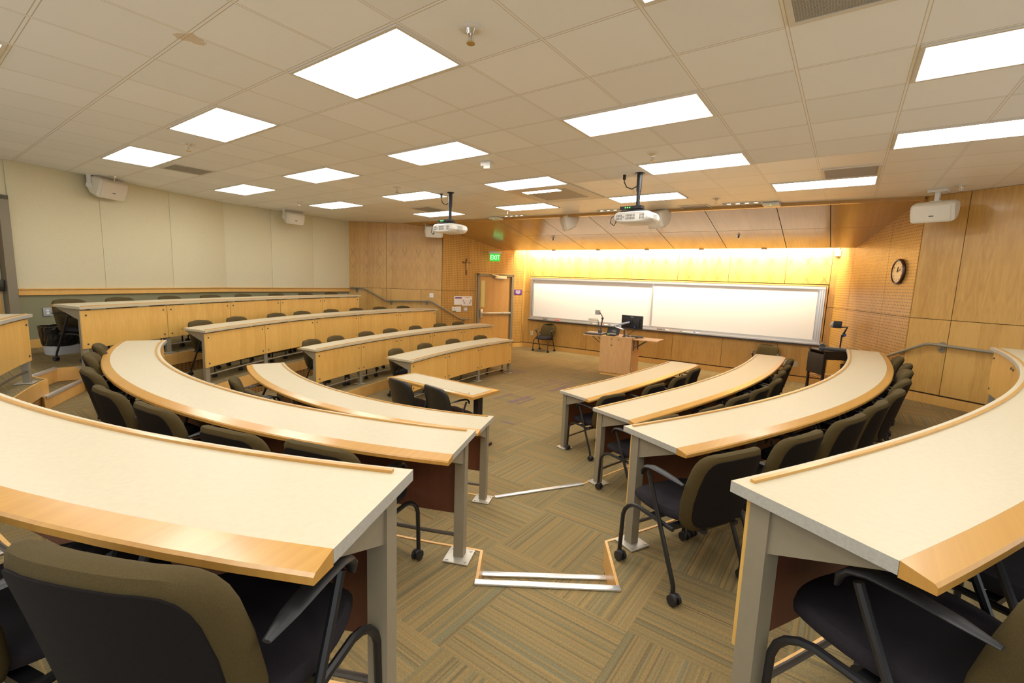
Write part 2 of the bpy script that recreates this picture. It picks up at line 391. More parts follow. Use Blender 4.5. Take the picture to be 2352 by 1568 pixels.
# perforated and plain side panels
W = 'wall_front_left'; L = WALLS[W][4]
dR = wpix(W, 1175, 700).x; dL = wpix(W, 1093, 700).x; dT = wpix(W, 1135, 629).z
kp = wpix(W, 1199, 700).x
panel(W, 0, kp, .15, SEAM, M_wall); panel(W, 0, kp, SEAM, CEIL, M_wall)
panel(W, kp, dR, .15, SEAM, M_perf); panel(W, kp, dR, SEAM, CEIL, M_perf)
panel(W, dR, dL, dT, CEIL, M_perf)
panel(W, dL, L, .15, SEAM, M_perf); panel(W, dL, L, SEAM, CEIL, M_perf)
W = 'wall_left_front'; L = WALLS[W][4]
x1, x2 = wpix(W, 888, 600).x, wpix(W, 967, 690).x
panel(W, 0, x1, SEAM, CEIL, M_curl); panel(W, x1, L, SEAM, CEIL, M_curl)
panel(W, 0, x2, .0, SEAM, M_wall); panel(W, x2, x1, .0, SEAM, M_wall); panel(W, x1, L, .0, SEAM, M_wall)
W = 'wall_right_front'; L = WALLS[W][4]
xs = [0, wpix(W, 2037, 640).x, wpix(W, 1957, 640).x, L]
for a, b in zip(xs[:-1], xs[1:]):
    panel(W, a, b, .15, SEAM, M_perf); panel(W, a, b, SEAM, CEIL, M_perf)
W = 'wall_right'; L = WALLS[W][4]
xs = wpix(W, 2195, 680).x
edges = [L, xs]
while edges[-1] > .9: edges.append(edges[-1] - 1.22)
edges.append(0)
for a, b in zip(edges[1:], edges[:-1]):
    panel(W, a, b, .15 + F[3], SEAM, M_wall); panel(W, a, b, SEAM, CEIL, M_wall)
# left wall: covering seams, sage wainscot, chair rail
for W, px in (('wall_left', (622, 717)), ('wall_left_rear', (234, 392))):
    L = WALLS[W][4]; o = WALLS[W][3]
    ed = sorted([0, L] + [wpix(W, u, 560).x for u in px])
    for a, b in zip(ed[:-1], ed[1:]):
        MB().box(((a + b) / 2, .012, (RZ + CEIL) / 2), (b - a - .004, .02, CEIL - RZ), bev=.004).obj('wall_panel', M_cream, o)
    MB().box((L / 2, .003, (F[4] + RZ - .08) / 2), (L, .006, RZ - .08 - F[4])).obj('wainscot', M_green, o)
    t = MB(); t.box((L / 2, .022, RZ - .055), (L, .044, .085)); t.box((L / 2, .034, RZ - .005), (L + .02, .068, .018), bev=.004)
    r = struct(t.obj('trim_1' if W == 'wall_left' else 'trim_2', M_rail_wood)); r.matrix_world = WALLS[W][2]
    r = struct(MB().box((L / 2, .012, F[4] + .065), (L, .024, .13)).obj('baseboard_left' if W == 'wall_left' else 'baseboard_left_rear', M_rail_wood)); r.matrix_world = WALLS[W][2]
# baseboards
for W, nm, z in (('wall_front', 'baseboard_front', 0), ('wall_front_left', 'baseboard_front_left', 0), ('wall_right_front', 'baseboard_front_right', 0), ('wall_right', 'baseboard_right', F[3])):
    L = WALLS[W][4]
    segs = [(0, L)] if W != 'wall_front_left' else [(0, dR - .06), (dL + .06, L)]
    m = MB()
    for a, b in segs: m.box(((a + b) / 2, .012, z + .066), (b - a, .024, .132))
    r = struct(m.obj(nm, M_rail_wood)); r.matrix_world = WALLS[W][2]

# door in the front left wall (recessed)
W = 'wall_front_left'; MW = WALLS[W][2]; wl = dL - dR; dc = (dL + dR) / 2
d1 = struct(MB().box((dc, .010, (dT - .05) / 2 + .006), (wl - .16, .012, dT - .07)).obj('door_1', M_doorw)); d1.matrix_world = MW
fr = MB()
for xx in (dR + .04, dL - .04): fr.box((xx, .03, dT / 2), (.08, .11, dT))
fr.box((dc, .03, dT - .035), (wl, .11, .07)); fr.obj('door_frame', M_frame, d1)
e = MB()
for xx in (dR - .012, dL + .012): e.box((xx, .012, dT / 2), (.02, .03, dT))
e.box((dc, .012, dT + .012), (wl + .04, .03, .02)); e.obj('casing_strip', M_rail_wood, d1)
q0, q1 = wpix(W, 1113, 644), wpix(W, 1103, 705)
MB().box(((q0.x + q1.x) / 2, .017, (q0.z + q1.z) / 2), (abs(q1.x - q0.x) * 1.05, .006, q0.z - q1.z)).obj('door_lite', M_glassp, d1)
pb = wpix(W, 1130, 719).z
b = MB(); b.box((dc, .055, pb), (wl - .3, .05, .065), bev=.01); b.box((dL - .16, .04, pb), (.09, .06, .26), bev=.01); b.box((dR + .24, .06, pb), (.3, .055, .075), bev=.008)
b.obj('panic_bar', M_steel, d1)
c = wpix(W, 1147, 637); MB().box((c.x, .055, c.z), (.42, .08, .09), bev=.008).obj('door_closer', M_steel, d1)
MB().tube([(c.x + .1, .09, c.z + .05), (c.x + .35, .14, c.z + .07), (c.x + .45, .05, c.z + .09)], .012, 6).obj('closer_arm', M_steel, d1)
# door at the far left edge of the view, in the left wall
W = 'wall_left_rear'; MW = WALLS[W][2]
p0 = wpix(W, 20, 575).x; zt = wpix(W, 3, 458).z
d2 = struct(MB().box((p0 + .62, .012, (F[4] + zt) / 2), (.95, .02, zt - F[4])).obj('door_2', M_doorw)); d2.matrix_world = MW
fr = MB()
for xx in (p0 + .055, p0 + 1.16): fr.box((xx, .05, (F[4] + zt + .06) / 2), (.11, .12, zt + .06 - F[4]))
fr.box((p0 + .6, .05, zt + .03), (1.2, .12, .06)); fr.obj('door_frame', M_frame, d2)
hz = wpix(W, 4, 655).z; MB().box((p0 + .16, .05, hz), (.07, .06, .16), bev=.01).obj('door_latch', M_black, d2)

# ------------------------------------------------------------------ ceiling and soffit
cp = [(p.x, p.y) for p in OUT]
c = struct(MB().prism(cp, 0, .1).obj('ceiling', M_ceil)); c.location = (0, 0, CEIL)
sy = lambda x: 7.69 + .0617 * x
ly = lambda x: FWY + FWS * x - .85
LIPZ = at_plane(1550, 572, (0, FWY - .85, 0), (-FWS, 1, 0)).z
a_ = Vector((-3.96, 7.45, CEIL)); b_ = Vector((3.82, 7.93, CEIL)); l_ = Vector((0, ly(0), LIPZ)); SN = (b_ - a_).cross(l_ - a_).normalized()
if SN.z > 0: SN = -SN
def sof(x, t):   # t 0 at the ceiling, 1 at the lip
    return Vector((x, sy(x) + (ly(x) - sy(x)) * t, CEIL + (LIPZ - CEIL) * t))
def lerp(a, b, t): return a + (b - a) * t
def xline(P, Q, y): return P.x + (Q.x - P.x) * (y - P.y) / (Q.y - P.y)
sx = [at_plane(u, v, a_, SN).x for u, v in ((1201, 540), (1294, 538), (1398, 536), (1515, 533.5), (1646, 530), (1797, 528), (1908, 527))]
sx = [sx[0] - 3 * (sx[1] - sx[0]), sx[0] - 2 * (sx[1] - sx[0]), sx[0] - (sx[1] - sx[0])] + sx + [sx[-1] + (sx[-1] - sx[-2]) * 1.2 + .5]
back = MB(); sof_root = None
xl = lambda y: (xline(Kc, B, y) if y > B.y else xline(B, A, y)) - .02
xr = lambda y: xline(Qc, PR, y) + .02 if y > Qc.y else 4.6
def quad_on(x0, x1, t0, t1, off):
    pts = []
    for t in (t0, t1):
        for x in (x0, x1):
            y = sof(x, t).y; xx = min(max(x, xl(y)), xr(y)); pts.append(sof(xx, t) + SN * off)
    return pts[0], pts[1], pts[3], pts[2]
def slab(m, q, th):
    vs = list(q) + [p - SN * th for p in q]
    m.add(vs, [(0, 1, 2, 3), (7, 6, 5, 4), (0, 4, 5, 1), (1, 5, 6, 2), (2, 6, 7, 3), (3, 7, 4, 0)])
for a, b in zip(sx[:-1], sx[1:]): slab(back, quad_on(a, b, .0, .52, -.013), .012); slab(back, quad_on(a, b, .52, 1, -.013), .012)
sf = struct(back.obj('ceiling_soffit', M_dark))
for a, b in zip(sx[:-1], sx[1:]):
    for t0, t1 in ((.0, .52), (.52, 1.0)):
        m = MB(); slab(m, quad_on(a + .006, b - .006, t0 + (.0025 if t0 else -.01), t1 - (.0025 if t0 == 0 else 0), .0), .012)
        o = m.obj('soffit_panel', M_soff, sf)
m = MB(); q = [sof(xl(ly(-5)), 1), sof(xr(ly(3)), 1)]
m.add([q[0], q[1], q[1] + Vector((0, 0.03, .1)), q[0] + Vector((0, .03, .1))], [(0, 1, 2, 3)]); m.obj('soffit_lip', M_rail_wood, sf)
# bright fascia strip where the soffit meets the ceiling
m = MB(); q = [sof(-5.9, 0), sof(4.25, 0)]
m.add([q[0] + Vector((0, -.006, -.05)), q[1] + Vector((0, -.006, -.05)), q[1] + Vector((0, -.006, 0)), q[0] + Vector((0, -.006, 0)),
       q[0] + Vector((0, .08, -.05)), q[1] + Vector((0, .08, -.05)), q[1] + Vector((0, .08, 0)), q[0] + Vector((0, .08, 0))],
      [(0, 1, 2, 3), (5, 4, 7, 6), (0, 4, 5, 1), (2, 6, 7, 3), (0, 3, 7, 4), (1, 5, 6, 2)])
m.obj('soffit_fascia', M_band, sf)

# ------------------------------------------------------------------ desks: curves in plan
ROWS={
 'L2':([-0.64, 6.08],-1.5746,0.3898,[-0.0224, -0.0213, 0.0095, 4.6599],[0.0063, 0.4391],[-1.9644, -1.1848]),
 'L3':([-0.573, 6.19],-1.5789,0.421,[-0.0047, -0.01, -0.0119, 0.0065, 6.0393],[0.0003, 0.449],[-1.9998, -1.1579]),
 'L4':([-0.45, 5.9],-1.5787,0.4501,[-0.0644, 0.0025, 0.0852, 6.9717],[0.0, 0.4593],[-2.0287, -1.1286]),
 'R1':([-10.0, 7.1],-0.1522,0.1567,[0.0729, -0.1044, 11.0129],[-0.01, 0.5134],[-0.3088, 0.0045]),
 'R2':([-10.0, 6.7],-0.1116,0.2232,[0.0467, -0.009, 0.0284, 0.0153, 12.2403],[-0.0172, 0.4913],[-0.3348, 0.1116]),
 'R3':([-8.4, 6.38],-0.1784,0.256,[0.0407, 0.0369, -0.0532, -0.0269, 11.9935],[-0.0103, 0.4608],[-0.4344, 0.0776]),
 'R4':([-7.8, 6.15],-0.2636,0.2363,[-0.0187, -0.0121, 0.0125, 12.6173],[0.0, 0.4655],[-0.4999, -0.0273]),
 'S1':([8.5, 6.9],3.286,0.1574,[-0.007, 0.0129, 11.006],[0.0043, 0.6038],[3.1286, 3.4433]),
 'S2':([8.5, 7.0],3.2911,0.2233,[0.0264, -0.0044, 12.2372],[0.0, 0.5118],[3.0678, 3.5144]),
 'S3':([5.1, 7.0],3.4161,0.3116,[-0.013, -0.0033, 10.36],[0.0, 0.6],[3.1045, 3.7277]),
 'S4':([10.0, 9.0],3.5187,0.1871,[0.034, -0.0625, 16.6151],[0.0, 0.6],[3.3316, 3.7058]),
}
CHAIRS={
 'S4':[(3.6691, 0.2), (3.6291, 0.2), (3.5806, 0.2), (3.5355, 0.2), (3.4916, 0.2), (3.4433, 0.2), (3.3956, 0.2), (3.3471, 0.2)],
 'S3':[(3.6535, 0.2), (3.5814, 0.2), (3.4954, 0.2), (3.4336, 0.2), (3.357, 0.2), (3.2862, 0.2), (3.2199, 0.2), (3.1478, 0.2)],
 'S2':[(3.463, 0.2), (3.4154, 0.2), (3.3511, 0.2), (3.2948, 0.2), (3.2301, 0.2), (3.1651, 0.2), (3.1114, 0.2)],
 'S1':[(3.3826, 0.2), (3.3093, 0.2), (3.2323, 0.2), (3.1511, 0.2)],
 'L2':[(-1.7517, 0.208), (-1.6523, 0.219), (-1.5337, 0.203)],
 'L3':[(-1.8898, 0.049), (-1.7881, 0.067), (-1.6646, 0.105), (-1.5452, 0.159), (-1.4452, 0.148), (-1.3305, 0.194), (-1.2461, 0.177)],
 'R1':[(-0.2835, 0.169), (-0.2029, 0.235), (-0.1361, 0.236), (-0.0637, 0.18)],
 'R2':[(-0.3177, 0.175), (-0.2637, 0.258), (-0.2091, 0.232), (-0.1622, 0.244), (-0.1108, 0.231), (-0.0584, 0.154), (-0.0076, 0.132), (0.0499, 0.11)],
 'R3':[(-0.4247, 0.202), (-0.3801, 0.205), (-0.321, 0.185), (-0.2722, 0.156), (-0.2202, 0.145), (-0.1657, 0.116), (-0.1102, 0.105), (-0.0614, 0.111), (-0.0097, 0.069)],
 'L4':[(-1.1711, 0.132)],
}

for k_, w_ in (('S4', [.07, .62]), ('S3', [-.08, .60]), ('S2', [-.075, .515])):
    r_ = ROWS[k_]; ROWS[k_] = (r_[0], r_[1], r_[2], r_[3], w_, r_[5])
TOPZ = {}
for k in ROWS:
    i = int(k[1]); TOPZ[k] = F[i] + .74 + (.03 if k[0] == 'S' else 0)
def rin(k, th):
    c, m, sc, ci, wp, ti = ROWS[k]; x = min(max((th - m) / sc, -1.05), 1.05); return float(np.polyval(ci, x))
def wid(k, th):
    c, m, sc, ci, wp, ti = ROWS[k]; x = min(max((th - m) / sc, -1), 1); return float(np.polyval(wp, x))
def pin(k, th, off=0.0):
    c = ROWS[k][0]; r = rin(k, th) + off; return Vector((c[0] + r * math.cos(th), c[1] + r * math.sin(th)))
def pout(k, th, off=0.0): return pin(k, th, wid(k, th) + off)
OFFS = {'L2': .02, 'R2': .025, 'L3': .0, 'R3': .01, 'R4': -.012, 'L4': .0, 'S2': -.10, 'S3': -.06, 'S4': -.04}
def ths(k, n, e=0.0):
    a, b = ROWS[k][5]; r = rin(k, (a + b) / 2); a += e / r; b -= e / r
    return [a + (b - a) * i / n for i in range(n + 1)]

# ------------------------------------------------------------------ floors and tiers
fl = struct(MB().prism(cp, -.1, 0).obj('floor', M_carpet))
def P2(u, v, z): p = at_z(u, v, z); return Vector((p.x, p.y))
def edge(k, rev=False, off=None):
    l = [pin(k, t, OFFS[k] if off is None else off) for t in ths(k, 24, .0)]; return l[::-1] if rev else l
notch3 = [P2(1103, 1267, F[3]), P2(1090, 1340, F[3]), P2(1425, 1355, F[3]), P2(1395, 1245, F[3])]
st2 = [P2(1137, 1143, F[2]), P2(1340, 1112, F[2])]
sn = [P2(184, 841, F[4]), P2(126.5, 845.5, F[4]), P2(70, 864.5, F[4]), P2(105, 871.6, F[4])]
S2e, S3e, S4e = edge('S2'), edge('S3'), edge('S4')      # far end first
# nearest-row aisle notch (behind the view)
l4 = edge('L4'); r4 = edge('R4')
dv = Vector((.55, -.83)); n4 = [l4[-1] + dv * 1.0, r4[0] + dv * 1.0]
poly2 = [Vector((-5.10, 9.5))] + S2e + edge('L2') + st2 + edge('R2') + [Vector((3.95, 8.9))]
poly3 = [Vector((-5.62, 7.95))] + S3e + edge('L3') + notch3 + edge('R3') + [Vector((4.27, 7.97))]
s4 = [p for p in S4e if True]
poly4 = [Vector((-6.9, 7.06))] + s4[:-1] + sn + [p for p in l4 if p.x > sn[3].x + .05] + n4 + r4 + [Vector((5.47, 7.22))]
TI = .03
def tier(k, z0, poly, endidx, stuff):
    wallpts = endidx
    pg = [(p.x, p.y) for p in poly] + [(p.x, p.y) for p in wallpts]
    t = struct(MB().prism(pg, z0 + .002 if k > 2 else .002, F[k]).obj('floor_tier', M_carpet)); return t
rear = [E1, E2, E3, Nc, Mc, A]
tier(2, 0, poly2, [Qc] + rear + [B], None); tier(3, F[2], poly3, rear + [], None); tier(4, F[3], poly4, rear + [], None)
def fascia(name, poly, ztop, h, mat, t=.016, out=True, lift=.004, zb=None):
    """board standing against the open (room centre) side of a tier edge"""
    n = len(poly); rows = []
    for i, p in enumerate(poly):
        a = poly[max(i - 1, 0)]; b = poly[min(i + 1, n - 1)]
        d1_ = (p - a).normalized() if i else (b - p).normalized(); d2_ = (b - p).normalized() if i < n - 1 else d1_
        nrm = Vector((-(d1_.y + d2_.y), d1_.x + d2_.x)); nrm = nrm.normalized(); sc = 1 / max(.5, abs(nrm.dot(Vector((-d2_.y, d2_.x)))))
        q = p + nrm * t * sc
        zb_ = ztop - h
        rows.append([Vector((p.x, p.y, zb_)), Vector((q.x, q.y, zb_)), Vector((q.x, q.y, ztop + lift)), Vector((p.x, p.y, ztop + lift))])
    return struct(MB().strip(rows).obj(name, mat))
fascia('trim_3', poly2, F[2], F[2] - .002, M_fascia)
for nm, po, k in (('trim_4', poly3, 3), ('trim_6', poly4, 4)):
    fascia(nm, po, F[k], .165, M_fascia)
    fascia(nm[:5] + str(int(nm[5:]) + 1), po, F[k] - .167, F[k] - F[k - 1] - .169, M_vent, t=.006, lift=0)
# intermediate steps and aluminium nosings
def nosing(p, q, z, w=.040, name='trim_8', d=None):
    dirv = (q - p); Lg = dirv.length; M = frame((p.x, p.y, z), (dirv.x, dirv.y, 0))
    m = MB(); m.box((Lg / 2, -w / 2 + .022, .004), (Lg, w, .010), bev=.002); m.box((Lg / 2, .022, -.010), (Lg, .005, .024))
    for i in range(5): m.cyl((Lg * (.06 + .22 * i), 0, .008), (Lg * (.06 + .22 * i), 0, .0105), .005, 8)
    o = struct(m.obj(name, M_alu)); o.matrix_world = M; return o
nosing(st2[0], st2[1], F[2] + .004)
nosing(notch3[1], notch3[2], F[3] + .004, name='trim_9')
zb = (F[2] + F[3]) / 2
sB = [P2(1103, 1320, zb), P2(1405, 1330, zb)]
struct(MB().prism([tuple(sB[0]), tuple(sB[1]), tuple(notch3[2]), tuple(notch3[1])], F[2] + .002, zb).obj('floor_step', M_carpet))
fascia('trim_10', [sB[0], sB[1]], zb, zb - F[2] - .003, M_fascia, lift=0)
nosing(sB[0], sB[1], zb + .003, name='trim_11')
zs = F[4] - .17
sC = [P2(204, 864.5, zs), P2(102, 912, zs), P2(83.7, 907, zs), sn[2] + Vector((-.02, -.02)), sn[1]]
struct(MB().prism([tuple(p) for p in sC], F[3] + .002, zs).obj('floor_step', M_carpet))
fascia('trim_12', [sC[0], sC[1], sC[2]], zs, zs - F[3] - .003, M_fascia, lift=0)
nosing(sC[0], sC[1], zs + .003, name='trim_13')
nosing(sn[1], sn[2], F[4] + .004, name='trim_14')
# purple inlay patches in the carpet tiles by the centre aisle
def inlay(pts, z=0): 
    m = MB()
    for (u0, v0, u1, v1, w) in pts:
        p, q = P2(u0, v0, z), P2(u1, v1, z); d = q - p; Mx = frame((p.x, p.y, z + .0022), (d.x, d.y, 0)); m.box((d.length / 2, 0, 0), (d.length, w, .002), M=Mx)
    return m
z7 = lambda x, y: (1130 + x / 7.841, 820 + y / 7.841)
il = []
for x0, y0, x1, y1, w in ((1070, 418, 1260, 455, .06), (1290, 462, 1440, 490, .06), (1015, 420, 1050, 410, .05), (820, 553, 850, 547, .045), (870, 540, 905, 530, .045), (945, 520, 990, 508, .045), (1010, 497, 1040, 490, .045), (1055, 485, 1085, 477, .045),
                          (1060, 608, 1130, 590, .08), (1140, 590, 1230, 560, .09), (1245, 552, 1375, 515, .09), (960, 435, 1310, 500, .02), (40, 750, 80, 744, .05), (95, 737, 125, 731, .05), (140, 722, 190, 712, .05), (210, 704, 265, 690, .05), (290, 683, 320, 676, .05), (340, 668, 375, 660, .05),
                          (300, 822, 345, 812, .1), (350, 808, 420, 785, .1), (425, 783, 530, 755, .1), (545, 748, 685, 710, .1), (455, 845, 770, 738, .03), (1460, 318, 1535, 296, .04), (180, 1150, 400, 1207, .05), (400, 232, 590, 278, .07), (330, 250, 480, 290, .05), (1390, 448, 1530, 470, .04), (1260, 385, 1300, 392, .04)):
    a, b2 = z7(x0, y0), z7(x1, y1); il.append((*a, *b2, w))
inlay(il).obj('carpet_inlay', M_inlay, fl)

# ------------------------------------------------------------------ desks
def Mr(k, th, off, z):
    p = pin(k, th, off); m = Matrix(((math.cos(th), -math.sin(th), 0), (math.sin(th), math.cos(th), 0), (0, 0, 1))).to_4x4(); m.translation = (p.x, p.y, z); return m
def desk(k, label, npan, group, bolts):
    i = int(k[1]); fz = F[i]; T = TOPZ[k]; a0, a1 = ROWS[k][5]; mid = (a0 + a1) / 2
    o = pin(k, mid, .25); root = thing('curved_desk', label, 'desk', (o.x, o.y, fz), 0, group); bpy.context.view_layer.update()
    inv = Matrix.Translation((-o.x, -o.y, -fz)); ts = ths(k, 40)
    NS = {'S1': .0115, 'S2': .009, 'S3': .021, 'S4': .016}.get(k, 0)
    def P3(t, off, z):
        if NS and off > .1: t = t - NS * (t - a0) / (a1 - a0) * min(1, off / wid(k, t))
        q = pin(k, t, off); return Vector((q.x, q.y, z))
    m = MB(); h = .032
    sec = [[P3(t, 0, T), P3(t, wid(k, t) - .065, T), P3(t, wid(k, t) - .065, T - h), P3(t, 0, T - h)] for t in ts]
    for a, b, mi in ((0, 1, 0), (1, 2, 1), (2, 3, 1), (3, 0, 1)):
        for r, q in zip(sec[:-1], sec[1:]): m.add([r[a], q[a], q[b], r[b]], [(0, 1, 2, 3)], mi)
    m.add(sec[0], [(0, 1, 2, 3)], 1); m.add(sec[-1], [(3, 2, 1, 0)], 1)
    m.obj('tabletop', [M_lam, M_lamedge if k[0] != 'S' else M_lam], root, inv)
    m = MB()
    m.strip([[P3(t, wid(k, t) - .064, T + .001), P3(t, wid(k, t) - .006, T - .012), P3(t, wid(k, t), T - .018), P3(t, wid(k, t), T - .034), P3(t, wid(k, t) - .064, T - .036)] for t in ts])
    m.obj('edge_band', M_band, root, inv)
    m = MB(); m.strip([[P3(t, .026, T), P3(t, .040, T), P3(t, .040, T + .009), P3(t, .026, T + .009)] for t in ths(k, 40, .045)])
    m.obj('pencil_ledge', M_band, root, inv)
    rr = rin(k, mid); e = .055 / rr; js = [a0 + e + (a1 - a0 - 2 * e) * j / npan for j in range(npan + 1)]
    for j in range(npan):
        g = .004 / rr; b0 = js[j] + (g if j else -.02 / rr); b1 = js[j + 1] - (g if j < npan - 1 else -.02 / rr); bm_ = (b0 + b1) / 2
        p = pin(k, bm_, .03); M = frame((p.x, p.y, fz), (-math.sin(bm_), math.cos(bm_), 0)); Mi = M.inverted(); n = 8
        rows = []
        for s in range(n + 1):
            t = b0 + (b1 - b0) * s / n
            rows.append([Mi @ P3(t, .030, fz + .245), Mi @ P3(t, .046, fz + .245), Mi @ P3(t, .046, T - .05), Mi @ P3(t, .030, T - .05)])
        pm = MB().strip(rows)
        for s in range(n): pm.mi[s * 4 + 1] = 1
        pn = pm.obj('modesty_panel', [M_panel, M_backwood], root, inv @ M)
        if bolts:
            for tt in (b0 + .06 / rr, b1 - .06 / rr):
                for zz in (fz + .30, T - .11):
                    c0 = Mi @ P3(tt, .031, zz); c1 = Mi @ P3(tt, .022, zz)
                    MB().cyl(c0, c1, .011, 8).obj('bolt', M_dgrey, pn)
    for j, t in enumerate(js):
        w = wid(k, t); M = Mr(k, t, 0, fz); m = MB(); dv_ = P3(t, w, 0) - P3(t, 0, 0); w = dv_.length; dv_.normalize()
        pi_ = P3(t, 0, fz); M = frame((pi_.x, pi_.y, fz), dv_); hh = T - fz - .036
        m.box((.076, 0, hh / 2), (.058, .058, hh))
        q = [(.10, hh), (w - .05, hh), (w - .11, hh - .022), (.10, hh - .135)]
        vs = [Vector((x, s * .02, z)) for s in (-1, 1) for x, z in q]
        m.add(vs, [(0, 1, 2, 3), (7, 6, 5, 4), (0, 4, 5, 1), (1, 5, 6, 2), (2, 6, 7, 3), (3, 7, 4, 0)])
        lg = m.obj('leg_frame', M_taupe, root, inv @ M)
        bp = MB(); bp.box((.085, 0, .008), (.15, .15, .007), bev=.002)
        for sx_ in (-1, 1):
            for sy_ in (-1, 1): bp.cyl((.085 + sx_ * .055, sy_ * .055, .011), (.085 + sx_ * .055, sy_ * .055, .016), .008, 8)
        bp.obj('base_plate', M_plate, lg)
    m = MB().tube([P3(t, .074, fz + .13) for t in ths(k, 30, .06)], .011, 8); m.obj('foot_rail', M_rail if k[0] != 'S' else M_taupe, root, inv)  # side-block rails use paler taupe, putting the light on them into the colour
    return root
GL, GR, GS = 'curved desks of the centre block', 'curved desks of the right block', 'long desks of the left side block'
desk('L2', 'curved cream desk on the centre left, second row, behind two black chairs at small table', 4, GL, False)
desk('L3', 'curved cream desk in middle of the left half, wrapping round brown chairs', 5, GL, False)
desk('L4', 'large curved cream desk in the bottom left foreground with a worn wood edge', 6, GL, True)
desk('R1', 'shortest curved desk on the right, front row, nearest the lectern', 3, GR, False)
desk('R2', 'curved desk on the right, second row, ending near the chair by whiteboard', 4, GR, False)
desk('R3', 'curved desk on the right, third row, with nine brown chairs behind it', 5, GR, False)
desk('R4', 'large curved cream desk in the right foreground sweeping round to the wall', 6, GR, True)
desk('S1', 'shortest long desk on the left side, lowest row, beside the open floor', 3, GS, True)
desk('S2', 'long desk on the left side, second row up from the floor', 5, GS, True)
desk('S3', 'long desk on the left side, third row up from the floor', 5, GS, True)
desk('S4', 'topmost long desk on the left side, in front of sage and cream wall', 5, GS, True)

